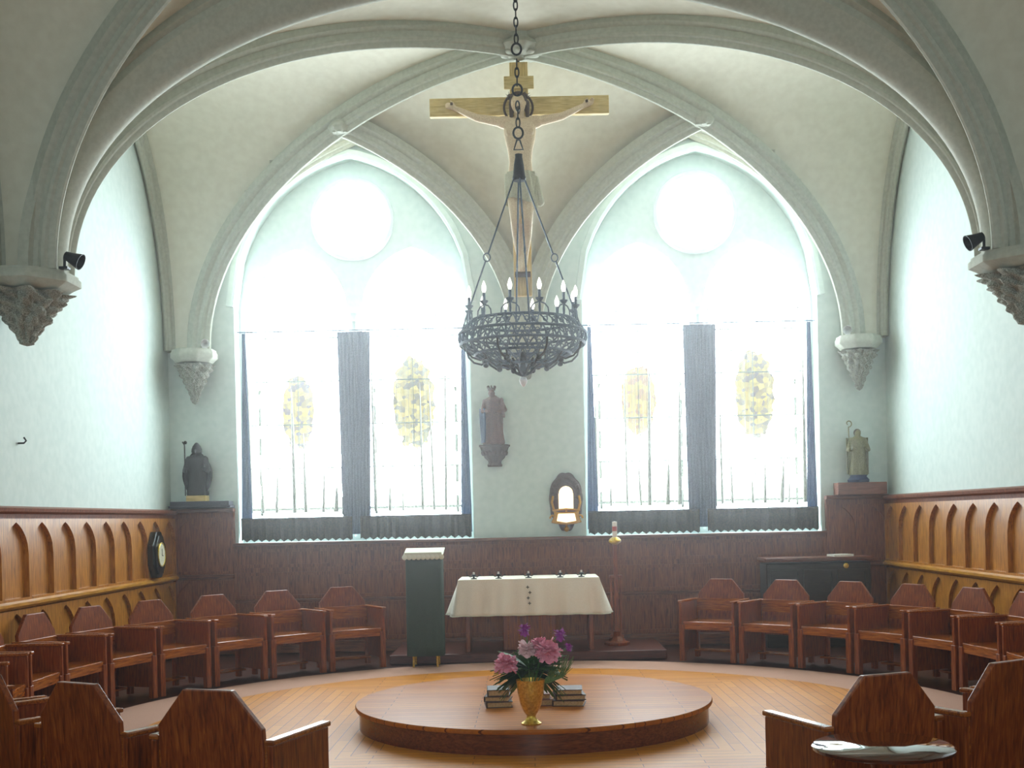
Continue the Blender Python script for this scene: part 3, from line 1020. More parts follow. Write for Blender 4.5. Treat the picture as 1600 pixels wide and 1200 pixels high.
o = MB().add(vs, fs).build('linen', cloth, ac, ang=70); so = o.modifiers.new('s', 'SOLIDIFY'); so.thickness = .004; so.offset = 1
em = MB()
def cross(mb, x, y, z, s):
    mb.box((x, y, z), (s, .004, s * .25)); mb.box((x, y, z), (s * .25, .004, s))
for k, zz in enumerate((-.09, -.15, -.21, -.27)):
    cross(em, (-.012, .012, -.008, .006)[k], -.385 - .05 * (-zz / .4) - .026, zz, .035)
em.build('embroidery', bronze, ac, smooth=False)
hm = MB()
hm.tube([(vs[6 * N0 + i][0] * 1.002, vs[6 * N0 + i][1] * 1.004, vs[6 * N0 + i][2]) for i in range(N0)], .007, 6, closed=True)
hm.build('hem', lace, ac)
for k, (xx, w_) in enumerate(((-.62, 0), (-.34, 1), (.0, 1), (.36, 1), (.6, 0))):
    t = thing('candle_holder', 'low black iron candle holder on the altar, %s from the left' % ords[k], 'candle holder', (-.03 + xx, 13.06, ZD + .827), group='low candle holders on the altar cloth')
    kb = MB().lathe([(.035, 0), (.038, .006), (.012, .012), (.01, .03), (.03, .045), (.032, .05), (.012, .05)], seg=16)
    for s in (-1, 1): kb.tube([(s * .01, 0, .03), (s * .04, 0, .022), (s * .07, 0, .045), (s * .085, 0, .035)], .005, 6)
    kb.build('stand', ironblack, t)
    MB().lathe([(.011, .05), (.011, .075), (.001, .077)], seg=12).build('candle', candlep, t)

# green draped lectern
lc = thing('lectern', 'tall lectern covered with dark green cloth and cream lace top', 'lectern', (-1.17, 12.68, .004))
lg = MB()
for sx in (-1, 1):
    for sy in (-1, 1): lg = MB().tube([(sx * .13, sy * .12, 0), (sx * .11, sy * .1, 1.2)], .012, 8); lg.build('leg', brass, lc)
def dr(u, v):
    a = 2 * pi * u
    z = .12 + (1.21 - .12) * v
    hx, hy = .2, .15
    c_, s_ = cos(a), sin(a)
    k = (abs(c_) ** 8 + abs(s_) ** 8) ** (-1 / 8)
    w_ = 1 + .02 * sin(14 * a) * (1 - v)
    return (hx * k * c_ * w_, hy * k * s_ * w_, z)
o = MB().grid(dr, 96, 10).build('drape', greenc, lc); so = o.modifiers.new('s', 'SOLIDIFY'); so.thickness = .005
top = MB().box((0, 0, 1.23), (.42, .32, .03), rx=radians(12)); top.build('desk', shadewx, lc, smooth=False)
lt = MB()
lt.box((0, -.005, 1.253), (.43, .33, .012), rx=radians(12))
for k in range(9): lt.ball((-.2 + .05 * k, -.172, 1.2), .03, 8, 6, (1, .2, 1))
for k in range(8): lt.box((-.175 + .05 * k, -.168, 1.225), (.055, .012, .05))
lt.build('lace', lace, lc)

# candle stand
cs = thing('candle_stand', 'tall carved wooden stand with a paschal candle right of the altar', 'candle stand', (.99, 13.5, ZD))
MB().lathe([(.15, 0), (.15, .03), (.1, .05), (.06, .1), (.055, .16)], seg=8).build('base', chairw, cs, ang=20)
k = MB()
k.box((0, 0, .64), (.05, .05, 1.1))
for s in (-1, 1): k.box((s * .055, 0, .42), (.022, .03, .75)); 
k.box((0, 0, .8), (.15, .05, .03)); k.box((0, 0, .1), (.16, .06, .04))
k.build('column', chairw, cs, smooth=False, bevel=.003)
MB().lathe([(.02, 1.17), (.07, 1.2), (.075, 1.22), (.05, 1.25), (.03, 1.26)], seg=20).build('drip_cup', brass, cs)
MB().lathe([(.028, 1.25), (.028, 1.44), (.001, 1.445)], seg=16).build('candle', candlep, cs)
MB().lathe([(.0285, 1.33), (.0292, 1.335), (.0292, 1.38), (.0285, 1.385)], seg=16).build('candle_band', redp, cs)

# ---------------------------------------------------------------- vase with flowers, books
VY = 7.96; VX = -.02
vs_ = thing('vase', 'brass footed vase holding the flowers at the platform edge', 'vase', (VX, VY, ZP))
MB().lathe([(.06, 0), (.062, .008), (.045, .02), (.03, .04), (.028, .055), (.045, .08), (.066, .13), (.08, .2), (.086, .26), (.09, .285), (.084, .285), (.075, .22), (.04, .09), (.001, .08)], seg=40).build('bowl', brass, vs_)
vs_.scale = (1.12, 1.12, 1.08)
def flower(x, y, z, r, mat, label, n=60, squash=.9, cat='flower'):
    t = thing('peony' if n > 30 else 'purple_flower', label, cat, (x, y, z))
    mb = MB(); rnd = random.Random(int(x * 1000) + 5)
    for i in range(n):
        ph = math.acos(1 - 1.75 * (i + .5) / n); th = i * 2.39996
        rr = r * (.62 + .38 * rnd.random())
        d = Vector((sin(ph) * cos(th), sin(ph) * sin(th), cos(ph) * squash))
        t1 = d.cross(Vector((0, 0, 1)))
        if t1.length < .1: t1 = Vector((1, 0, 0))
        t1.normalize(); t2 = d.cross(t1)
        w_ = r * .36
        def f(u, v):
            a = (u - .5) * 2; b_ = (v)
            p = d * (rr * (.35 + .65 * b_)) + t1 * a * w_ * sin(pi * min(b_ + .15, 1) * .7 + .2) + t2 * (b_ * .18 * r) - d * (a * a * .14 * r)
            p += t2 * .06 * r * sin(5 * a + i)
            return p
        mb.grid(f, 4, 4)
    mb.ball((0, 0, 0), r * .4, 10, 8)
    o = mb.build('petals', mat, t)
    st = MB().tube([(0, 0, -.0), (VX * .5 - x * .5, (VY - y) * .3, -.08), (VX - x, VY - y, ZP + .2 - z)], .004, 6).build('stem', leafm, t)
    return t
flower(-.185, VY - .06, .61, .105, pink, 'big deep pink peony at the left of the vase')
flower(.105, VY - .05, .69, .115, pink, 'big pink peony right of the middle of the bouquet')
flower(-.045, VY - .02, .70, .085, paleP, 'pale blush peony in the middle of the bouquet')
flower(.045, VY - .0, .735, .07, pink, 'small pink peony at the top of the bouquet behind the large one')
flower(-.055, VY + .02, .83, .05, purple, 'purple blossom standing highest on the bouquet', 24, 1.3)
flower(.19, VY + .04, .79, .05, purple, 'purple blossom at the upper right of the bouquet', 24, 1.3)
flower(.25, VY + .05, .70, .036, purple, 'small purple blossom at the far right edge of the bouquet', 20, 1.2)
fo = MB(); rnd = random.Random(9)
for i in range(280):
    th = rnd.uniform(0, 2 * pi); el = rnd.uniform(-.75, .95)
    L = rnd.uniform(.12, .23)
    d = Vector((cos(th) * cos(el) * 1.15, sin(th) * cos(el) * .75, sin(el)))
    if d.y < 0 and d.z < .15: d.y = -d.y
    p0 = Vector((VX, VY + .07, .54)) + d * rnd.uniform(0, .06)
    t1 = d.cross(Vector((0, 0, 1))).normalized()
    w_ = rnd.uniform(.02, .038)
    def f(u, v):
        a = (u - .5) * 2
        wd = w_ * sin(pi * (v * .9 + .08)) ** .7
        return p0 + d * L * v + t1 * a * wd + Vector((0, 0, -.25 * L * v * v + abs(a) * .006))
    fo.grid(f, 2, 5)
o = fo.build('foliage', leafm); tag(o, 'dark green leaves spilling around the flowers in the brass vase', 'foliage'); o['kind'] = 'stuff'
fo = MB()
for i in range(40):
    x = rnd.uniform(.12, .27); L = rnd.uniform(.1, .2)
    fo.tube([(x * .4, VY, .46), (x * .8, VY + .02, .5), (x + rnd.uniform(-.02, .03), VY + rnd.uniform(-.04, .06), .46 + L)], [.003, .004, .0015], 5)
o = fo.build('fern_sprays', leafl); tag(o, 'light green feathery sprays at the right of the bouquet', 'foliage'); o['kind'] = 'stuff'

def book(x, y, z, w, d, h, rz, mat, label):
    t = thing('book', label, 'book', (x, y, z), rz, group='books on the round platform')
    k = MB().box((0, 0, .003), (w, d, .006)).box((0, 0, h - .003), (w, d, .006)).box((-w / 2 + .003, 0, h / 2), (.006, d, h))
    k.build('cover', mat, t, smooth=False)
    MB().box((.002, 0, h / 2), (w - .02, d - .016, h - .012)).build('pages', oldpaper, t, smooth=False)
BY = 8.78
for k, (w_, h_, m_) in enumerate(((.2, .045, bookb), (.19, .04, bookr), (.17, .05, bookb))):
    zz = ZP + (0, .0455, .086)[k]
    book(-.27, BY, zz, w_, .24, h_, (.1, -.1, .05)[k], m_, 'dark book with cream pages in the left pile behind the vase, %s' % ('lowest', 'middle one', 'topmost')[k])
for k, (w_, h_, m_) in enumerate(((.24, .045, bookr), (.23, .04, bookb), (.2, .04, bookr))):
    zz = ZP + (0, .0455, .086)[k]
    book(.27, BY, zz, w_, .24, h_, (-.12, .08, -.03)[k], m_, 'dark book with cream pages in the right pile behind the vase, %s' % ('lowest', 'middle one', 'topmost')[k])
book(.06, BY + .02, ZP, .15, .2, .05, .1, redblock, 'small pale book lying between the two piles behind the vase')
book(.06, BY + .02, ZP + .051, .14, .19, .04, -.05, redblock, 'small pale book on top of the one between the two piles')

# ---------------------------------------------------------------- organ console at the right
oc = thing('organ_console', 'dark wooden organ console behind the right chairs', 'organ', (3.42, 13.9, 0))
MB().box((0, 0, .5), (1.24, .4, 1.0)).build('case', darkw, oc, smooth=False, bevel=.01)
MB().box((0, -.02, 1.05), (1.3, .48, .035)).build('lid', shadewx, oc, smooth=False, bevel=.008)
k = MB()
for xx in (-.4, 0, .4): k.plate([(xx - .18, .2), (xx + .18, .2), (xx + .18, .92), (xx - .18, .92)], [[(xx - .15, .23), (xx + .15, .23), (xx + .15, .89), (xx - .15, .89)]], -.222, -.2)
k.build('front_frames', darkw, oc, smooth=False)
MB().lathe([(.03, 0), (.032, .004), (.02, .01), (.001, .01)], seg=16).build('lock', brass, oc, loc=(.32, -.225, .96)).rotation_euler = (pi / 2, 0, 0)
sm_ = MB().box((0, 0, .012), (.25, .2, .024), rz=.2)
o = sm_.build('sheet_music', paper, loc=(3.72, 13.85, 1.068)); tag(o, 'pale stack of sheet music on the organ console lid', 'sheet music')

# ---------------------------------------------------------------- clock
ck = thing('wall_clock', 'black octagonal wall clock with ivory dial on the left panelling', 'clock', (-WX + .03, 13.35, 1.27))
def octo(r, f=1.0, n=8): return [(r * .78 * cos(2 * pi * (i + .5) / n), r * sin(2 * pi * (i + .5) / n)) for i in range(n)]
MB().prism(octo(.29), 0.045, .12, 'YZ').build('case', blackp, ck, smooth=False, bevel=.012)
k = MB().prism(octo(.24), .12, .14, 'YZ'); k.build('bezel', blackp, ck, smooth=False, bevel=.006)
MB().prism([(.115 * cos(2 * pi * i / 32), .13 * sin(2 * pi * i / 32) + .0) for i in range(32)], .14, .148, 'YZ').build('dial', facep, ck, smooth=False)
MB().tube([(.146, .12 * cos(2 * pi * i / 32), .135 * sin(2 * pi * i / 32)) for i in range(32)], .008, 8, closed=True).build('dial_ring', brass, ck)
MB().box((.151, 0, .03), (.003, .006, .08)).build('minute_hand', blackp, ck, smooth=False)
MB().box((.151, .02, -.012), (.003, .045, .006)).build('hour_hand', blackp, ck, smooth=False)
hk = MB().tube([(0, 0, 0), (.05, 0, -.0), (.07, 0, .02), (.05, 0, .05)], .008, 8).lathe([(.03, 0), (.001, .0)], (0, 0, 0), 12)
o = hk.build('wall_hook', ironblack, loc=(-WX + .001, 10.05, 2.35)); tag(o, 'small dark hook high on the bare left wall', 'hook')

# ---------------------------------------------------------------- statues
def robed(mb, h, w, folds=9, amp=.08, seed=0, twist=0, depth=.8):
    prof = [(.0, .34), (.04, .36), (.12, .34), (.25, .31), (.4, .29), (.55, .3), (.68, .34), (.76, .36), (.8, .3), (.83, .16), (.86, .1)]
    nz = 40
    vs = []; fs = []; seg = 48
    def pr(v):
        for (a, ra), (b_, rb) in zip(prof, prof[1:]):
            if v <= b_: return ra + (rb - ra) * (v - a) / (b_ - a)
        return prof[-1][1]
    for i in range(nz + 1):
        v = .86 * i / nz
        r_ = pr(v) * w
        for k in range(seg):
            a = 2 * pi * k / seg
            fo_ = amp * (1 - v) * sin(folds * a + 4 * v + seed) + amp * .6 * sin(5 * a - 9 * v + seed) * (1 - abs(v - .5))
            q = r_ * (1 + fo_)
            vs.append((q * cos(a), q * sin(a) * depth, v * h))
    for i in range(nz):
        for k in range(seg): fs.append((i * seg + k, i * seg + (k + 1) % seg, (i + 1) * seg + (k + 1) % seg, (i + 1) * seg + k))
    fs.append(tuple(range(seg))[::-1]); fs.append(tuple(nz * seg + k for k in range(seg)))
    mb.add(vs, fs)
def headm(mb, c, r, yaw=0, tilt=0):
    """head with brow, nose, lips, chin and ears; the face looks to -Y before turning"""
    k = MB()
    k.ball((0, 0, 0), r, 18, 14, (.8, .92, 1.1))
    k.ball((0, -.45 * r, -.55 * r), r * .52, 12, 10, (.9, .8, 1.0))
    k.capsule((0, -.86 * r, .2 * r), (0, -1.08 * r, -.2 * r), r * .09, r * .15)
    for s in (-1, 1):
        k.ball((s * .3 * r, -.8 * r, .16 * r), r * .13, 8, 6)
        k.capsule((s * .12 * r, -.88 * r, .34 * r), (s * .5 * r, -.72 * r, .34 * r), r * .09, r * .07)
        k.ball((s * .8 * r, .02 * r, 0), r * .2, 8, 6, (.4, .8, 1.2))
        k.ball((s * .42 * r, -.6 * r, -.2 * r), r * .22, 8, 6)
    k.capsule((-.2 * r, -.9 * r, -.46 * r), (.2 * r, -.9 * r, -.46 * r), r * .08, r * .08)
    k.ball((0, -.8 * r, -.86 * r), r * .22, 8, 6)
    M = Matrix.Translation(c) @ Matrix.Rotation(yaw, 4, 'Z') @ Matrix.Rotation(tilt, 4, 'X')
    k.v = [tuple(M @ Vector(p)) for p in k.v]
    mb.add(k.v, k.f)

def hand(mb, p, d, side, s=1.0):
    """small carved hand: palm, four fingers, thumb; d = pointing direction, side = thumb side"""
    p = Vector(p); d = Vector(d).normalized(); side = Vector(side).normalized(); nrm = d.cross(side)
    mb.capsule(p, p + d * .05 * s, .028 * s, .032 * s, 8)
    for i, (o_, L) in enumerate(((-.026, .05), (-.009, .062), (.009, .058), (.025, .045))):
        b0 = p + d * .06 * s - side * o_ * s
        b1 = b0 + d * L * .6 * s + nrm * .012 * s
        b2 = b1 + d * L * .35 * s + nrm * .03 * s
        mb.capsule(b0, b1, .0085 * s, .008 * s, 6); mb.capsule(b1, b2, .008 * s, .0065 * s, 6)
    t0 = p + side * .024 * s + d * .01 * s
    t1 = t0 + side * .025 * s + d * .03 * s
    mb.capsule(t0, t1, .011 * s, .009 * s, 6); mb.capsule(t1, t1 + d * .028 * s + side * .004 * s, .009 * s, .0075 * s, 6)

# dark statue on the left corner shelf
sh = MB().box((0, 0, .045), (.72, .22, .085)).box((0, -.005, .02), (.76, .23, .025))
o = sh.build('corner_shelf', slate, bevel=.006, smooth=False, loc=(-4.03, YB - .13, CAP + .027)); tag(o, 'blue grey slab shelf under the dark statue in the left corner', 'shelf')
ZS = CAP + .027 + .0885
o = MB().box((0, 0, .035), (.24, .17, .07)).build('plinth_block', lightw, bevel=.005, smooth=False, loc=(-4.08, YB - .13, ZS)); tag(o, 'pale wooden block between the dark statue and its shelf', 'plinth')
st1 = thing('statue', 'dark bronze statue of a cloaked figure with a staff, left corner', 'statue', (-4.08, YB - .13, ZS + .07))
mb = MB(); robed(mb, .6, .36, 8, .1, 1, depth=.55)
headm(mb, (0, -.02, .535), .052)
for s in (-1, 1):
    mb.capsule((s * .1, 0, .45), (s * .14, -.03, .31), .04, .032); mb.capsule((s * .14, -.03, .31), (s * .1 if s > 0 else -.12, -.08, .33), .032, .022)
sculpt(mb, 'figure', bronze, st1, .008, 3)
MB().lathe([(.062, .0), (.06, .04), (.045, .08), (.02, .115), (.001, .125)], (0, 0, .53), 20, fn=lambda r_, z, a: r_ * (1 + .04 * sin(4 * a))).build('mitre', bronze, st1)
cl = MB().grid(lambda u, v: ((.105 - .06 * v ** 4 + .075 * sin(pi * v ** .9) + .01 * sin(20 * u)) * cos(pi * (u * 1.2 - .1)) * (1 if v < .8 else 1 - (v - .8)), (.09 + .008 * sin(24 * u)) * sin(pi * (u * 1.2 - .1)) + .004, .04 + .5 * v), 40, 14)
o = cl.build('cloak', bronze, st1); so = o.modifiers.new('s', 'SOLIDIFY'); so.thickness = .01
MB().tube([(-.125, -.08, 0), (-.125, -.08, .62), (-.15, -.08, .66)], .008, 8).ball((-.115, -.08, .65), .022).build('staff', bronze, st1)

# statue with the crozier on the right
o = MB().box((0, 0, .075), (.6, .22, .15)).build('plinth_block', redblock, bevel=.006, smooth=False, loc=(4.07, YB - .125, CAP + .027)); tag(o, 'reddish wooden block under the statue in the right corner', 'plinth')
st2 = thing('statue', 'small gilded statue of a robed figure with a crozier, right corner', 'statue', (4.05, YB - .13, CAP + .178))
MB().lathe([(.13, 0), (.135, .03), (.1, .07), (.11, .09), (.001, .09)], seg=24, fn=lambda r_, z, a: r_ * (1 + .06 * sin(6 * a))).build('base', bluew, st2)
mb = MB(); robed(mb, .58, .3, 9, .11, 3, depth=.7)
mb.v = [(x, y, z + .08) for x, y, z in mb.v]
headm(mb, (0, -.015, .6), .045)
for s in (-1, 1):
    mb.capsule((s * .08, 0, .52), (s * .12, -.03, .4), .034, .028); mb.capsule((s * .12, -.03, .4), (s * .08 if s > 0 else -.12, -.08, .42), .028, .02)
sculpt(mb, 'figure', olive, st2, .008, 3)
MB().ball((0, .012, .612), .05, 14, 10, (.9, .95, .95)).build('hood', hairm, st2)
cr_ = [(-.13, -.08, .08), (-.13, -.08, .68)] + [(-.13 + .0 + .045 * sin(a) * (1 - a / 9), -.08, .72 - .045 * cos(a) * (1 - a / 9) + .0) for a in [x * .4 for x in range(0, 15)]]
MB().tube(cr_, .007, 8).build('crozier', olive, st2)
o = MB().grid(lambda u, v: ((.13 + .008 * sin(22 * u)) * cos(pi * u), (.075 + .006 * sin(22 * u)) * sin(pi * u) + .01, .1 + .45 * v), 30, 10).build('mantle', olive, st2); so = o.modifiers.new('s', 'SOLIDIFY'); so.thickness = .008

# madonna on a bracket on the wall between the windows
MX, MZ = -.42, 2.52
br = thing('wall_bracket', 'carved dark brown bracket under the mother and child statue', 'bracket', (MX, YB, MZ))
def half(r_, z, a): return r_ * (1 + .05 * sin(10 * a))
k = MB().lathe([(.001, -.27), (.085, -.27), (.09, -.25), (.075, -.225), (.08, -.2), (.12, -.16), (.15, -.09), (.17, -.03), (.185, -.02), (.185, 0), (.001, 0)], seg=40, fn=half)
k.v = [(x, min(y, -.002), z) for x, y, z in k.v]
k.build('shelf', browncarve, br)
k = MB()
for i in range(9):
    a = -pi * (i + .5) / 9
    k.ball((.14 * cos(a), .14 * sin(a) - .0, -.1), .028, 8, 6, (1, .7, 1.3))
k.v = [(x, min(y, -.002), z) for x, y, z in k.v]
k.build('carving', browncarve, br)
st3 = thing('statue', 'carved statue of a crowned mother holding a child on the wall bracket', 'statue', (MX, YB - .11, MZ))
mb = MB(); robed(mb, .7, .36, 7, .12, 5, depth=.62)
headm(mb, (-.02, -.02, .625), .05, -.2)
headm(mb, (.1, -.06, .53), .036, -.1)
mb.capsule((.1, -.05, .49), (.1, -.06, .4), .034, .036)
mb.capsule((.1, -.08, .42), (.03, -.1, .38), .02, .016); mb.capsule((.12, -.08, .4), (.13, -.1, .33), .018, .014)
mb.capsule((-.1, 0, .53), (-.13, -.04, .41), .036, .03); mb.capsule((-.13, -.04, .41), (-.06, -.1, .4), .03, .02)
mb.capsule((.09, 0, .53), (.14, -.04, .42), .034, .03); mb.capsule((.14, -.04, .42), (.06, -.1, .38), .03, .02)
sculpt(mb, 'figure', redrobe, st3, .007, 3)
o = MB().grid(lambda u, v: (-.03 + (.135 + .012 * sin(9 * u + 4 * v)) * cos(pi * (.75 + .55 * u)), (.1 + .01 * sin(14 * u)) * sin(pi * (.75 + .55 * u)) - .0, .02 + .42 * v), 24, 12).build('cloak', bluerobe, st3); so = o.modifiers.new('s', 'SOLIDIFY'); so.thickness = .012
cw = MB().lathe([(.046, 0), (.05, .03), (.047, .03), (.043, 0)], (-.02, 0, .665), 24)
for i in range(8): cw.ball((-.02 + .048 * cos(i * pi / 4), .048 * sin(i * pi / 4), .705), .012, 8, 6, (.8, .8, 1.6))
cw.build('crown', browncarve, st3)

# gilt sanctuary light on the wall
gl = thing('sanctuary_lamp', 'ornate gilt wall shrine with a glowing arched niche, right of the altar wall centre', 'lamp', (.45, YB, 1.79))
ol = []
for i in range(64):
    a = 2 * pi * i / 64 + pi / 2
    x = .205 * cos(a); z = .36 * sin(a)
    if z > .1: x *= 1.02; sc_ = 1 + .05 * abs(sin(5 * (a - pi / 2)))
    else: sc_ = 1 + .03 * sin(9 * a)
    if z < -.2: x *= .8
    ol.append((x * sc_, z * sc_))
MB().prism(ol, -.05, -.001).build('backplate', browncarve, gl, bevel=.008)
k = MB()
for i in range(24):
    a = pi * (i / 23) * 1.16 - .25
    k.ball((.165 * cos(a), -.06, .1 + .2 * sin(a)), .026, 8, 6)
    k.ball((.125 * cos(a), -.06, .09 + .15 * sin(a)), .014, 8, 6)
k.build('foliate_frame', browncarve, gl)
MB().prism([(x, z) for x, z in arch_pts(0, .09, .1, .1, -.09, .05, 10)], -.07, -.05).build('glass', lampglow, gl)
k = MB().prism([(-.16, -.1), (-.1, -.12), (.1, -.12), (.16, -.1), (.15, -.16), (.19, -.25), (.1, -.27), (0, -.28), (-.1, -.27), (-.19, -.25), (-.15, -.16)], -.11, -.05)
k.build('gilt_scroll', gilt, gl, bevel=.01)
MB().prism([(-.1, -.14), (.1, -.14), (.12, -.23), (0, -.25), (-.12, -.23)], -.118, -.108).build('lit_panel', lampglow, gl)
k = MB()
for s in (-1, 1):
    k.tube([(s * (.17 + .03 * cos(a)), -.09, -.2 + .04 * sin(a)) for a in [x * .5 for x in range(11)]], .012, 8)
    k.tube([(s * .15, -.08, -.1), (s * .175, -.085, .0), (s * .16, -.08, .08)], .014, 8)
k.ball((0, -.06, -.33), .035)
k.tube([(-.17, -.09, -.1), (0, -.1, -.085), (.17, -.09, -.1)], .012, 8); k.tube([(0, -.09, -.09), (0, -.09, -.2), (0, -.06, -.33)], .012, 8)
k.build('gilt_frame', gilt, gl)

# ---------------------------------------------------------------- crucifix
YX = 12.0
cx_ = thing('crucifix', 'large pale wooden crucifix with carved corpus hanging behind the chandelier', 'crucifix', (-.02, YX, 3.92))
z0 = -3.92
MB().box((0, .04, z0 + (6.36 + 3.92) / 2), (.19, .06, 6.36 - 3.92)).build('post', lightwz, cx_, smooth=False, bevel=.006)
for s in (-1, 1):
    pass
MB().box((0, .035, z0 + 5.9), (1.87, .065, .19)).build('crossbeam', lightw, cx_, smooth=False, bevel=.006)
MB().box((0, .0, z0 + 6.14), (.31, .03, .13)).build('titulus', lightw, cx_, smooth=False, bevel=.004)
MB().tube([(0, .04, z0 + 6.35), (0, .04, z0 + 6.42)], .012, 8).build('hanger', ironblack, cx_)
def Z(z): return z0 + z
body = MB()
# torso
TP = ((5.7, .165, .09), (5.6, .17, .105), (5.5, .158, .105), (5.4, .132, .092), (5.28, .118, .082), (5.18, .13, .088), (5.1, .145, .1), (5.0, .135, .1))
zz = 5.0
while zz <= 5.68:
    for (za, xa_, ya_), (zb_, xb_, yb_) in zip(TP, TP[1:]):
        if zb_ <= zz <= za:
            q = (zz - zb_) / (za - zb_)
            body.ball((0, -.1, Z(zz)), 1, 20, 8, (xb_ + (xa_ - xb_) * q, yb_ + (ya_ - yb_) * q, .05))
            break
    zz += .018
for sg in (-1, 1): body.ball((sg * .075, -.165, Z(5.58)), .075, 12, 8, (1, .45, .7))
body.capsule((0, -.09, Z(5.7)), (.0, -.12, Z(5.8)), .055, .05)
headm(body, (-.01, -.15, Z(5.87)), .095, -.15, .35)
for s in (-1, 1):
    shd = Vector((s * .18, -.09, Z(5.7))); elb = Vector((s * .44, -.06, Z(5.76))); wr = Vector((s * .67, -.02, Z(5.88)))
    body.capsule((s * .08, -.09, Z(5.68)), shd, .075, .065)
    body.capsule(shd, elb, .055, .04); body.capsule(elb, wr, .04, .026)
    hand(body, wr, (s * .8, 0, .35), (-s * .3, 0, .9), 1.0)
    hip = Vector((s * .075, -.1, Z(5.05))); kn = Vector((s * .06, -.19, Z(4.66))); an = Vector((s * .025, -.09 - (.03 if s > 0 else 0), Z(4.3)))
    body.capsule(hip, kn, .088, .055); body.capsule(kn, (s * .05, -.12, Z(4.52)), .055, .052); body.capsule((s * .05, -.12, Z(4.52)), an, .052, .034)
    toe = an + Vector((-s * .01, -.07, -.13))
    body.capsule(an, toe, .035, .026)
    for q in range(5): body.capsule(toe + Vector(((q - 2) * .013, 0, 0)), toe + Vector(((q - 2) * .015, -.012, -.03)), .009, .007, 6)
sculpt(body, 'corpus', skin, cx_, .007, 3)
hr = MB()
hr.ball((-.01, -.12, Z(5.9)), .1, 16, 12, (.95, .95, 1.05))
for s in (-1, 1): hr.capsule((s * .075, -.12, Z(5.88)), (s * .085, -.13, Z(5.72)), .035, .018)
hr.capsule((-.01, -.235, Z(5.79)), (-.005, -.23, Z(5.74)), .026, .012)
hro = sculpt(hr, 'hair', hairm, cx_, .008, 3)
for v in hro.data.vertices: pass
k = MB().tube([(-.01 + .1 * cos(a), -.13 + .1 * sin(a), Z(5.945) + .008 * sin(6 * a)) for a in [2 * pi * i / 24 for i in range(24)]], .012, 6, closed=True)
for i in range(12):
    a = 2 * pi * i / 12
    k.tube([(-.01 + .1 * cos(a), -.13 + .1 * sin(a), Z(5.945)), (-.01 + .13 * cos(a + .2), -.13 + .13 * sin(a + .2), Z(5.97))], [.005, .001], 5)
k.build('crown_of_thorns', hairm, cx_)
o = MB().tube([(-.01 + .15 * cos(a), .0, Z(5.88) + .15 * sin(a)) for a in [2 * pi * i / 40 for i in range(40)]], .012, 8, closed=True).build('halo_ring', hairm, cx_)
lo = MB()
def lf(u, v):
    a = 2 * pi * u
    z = 4.86 + .3 * v
    return ((.16 + .014 * sin(9 * a + 6 * v)) * cos(a) * (1.04 - .1 * v), -.115 + (.125 + .012 * sin(11 * a)) * sin(a), Z(z) + .03 * sin(a * 2) * (1 - v))
lo.grid(lf, 60, 12)
lo.capsule((.15, -.12, Z(5.1)), (.19, -.13, Z(4.86)), .035, .05)
lo.capsule((.16, -.13, Z(5.08)), (.14, -.16, Z(4.8)), .03, .03)
o = lo.build('loincloth', loin, cx_); 
k = MB()
for s in (-1, 1): k.lathe([(.014, 0), (.014, .02), (.001, .024)], (s * .7, -.07, Z(5.9)), 10)
k.box((0, -.02, Z(4.14)), (.16, .12, .04), rx=.4)
k.build('nails_and_footrest', hairm, cx_)

# ---------------------------------------------------------------- chandelier
CHX, CHY = -.03, 9.62
ch = thing('chandelier', 'large wrought iron chandelier with ring of candle bulbs hanging on a chain', 'chandelier', (CHX, CHY, 2.72))
def cz(z): return z - 2.72
def ringp(r_, z, n=64): return [(r_ * cos(2 * pi * i / n), r_ * sin(2 * pi * i / n), cz(z)) for i in range(n)]
RG = [(.44, 3.24), (.53, 3.14), (.52, 3.05), (.4, 2.97), (.2, 2.88)]
for (r_, z), nm in zip(RG, ('upper_ring', 'middle_ring', 'lower_ring', 'inner_ring', 'bottom_ring')):
    MB().tube(ringp(r_, z), .012 if r_ > .3 else .01, 8, closed=True).build(nm, iron, ch)
def band(nm, r0, z0_, r1, z1_, n, tw):
    k = MB()
    for i in range(n):
        a = 2 * pi * i / n
        b_ = a + tw
        for q in (b_, a - tw):
            m_ = (a + q) / 2
            rm = (r0 + r1) / 2 + .01
            k.tube([(r0 * cos(a), r0 * sin(a), cz(z0_)), (rm * cos(m_), rm * sin(m_), cz((z0_ + z1_) / 2)), (r1 * cos(q), r1 * sin(q), cz(z1_))], .0065, 5)
    # small scroll rings between the bars
    for i in range(n):
        a = 2 * pi * (i + .5) / n
        rm, zm = (r0 + r1) / 2, (z0_ + z1_) / 2
        k.tube([((rm) * cos(a) - .018 * sin(a) * cos(q), rm * sin(a) + .018 * cos(a) * cos(q), cz(zm) + .018 * sin(q)) for q in [2 * pi * j / 8 for j in range(8)]], .0045, 5, closed=True)
    k.build(nm, iron, ch)
band('upper_lattice', .44, 3.24, .53, 3.14, 40, .1)
band('middle_lattice', .53, 3.14, .52, 3.05, 40, .08)
band('lower_lattice', .52, 3.05, .4, 2.97, 32, .11)
band('inner_lattice', .4, 2.97, .2, 2.88, 20, .16)
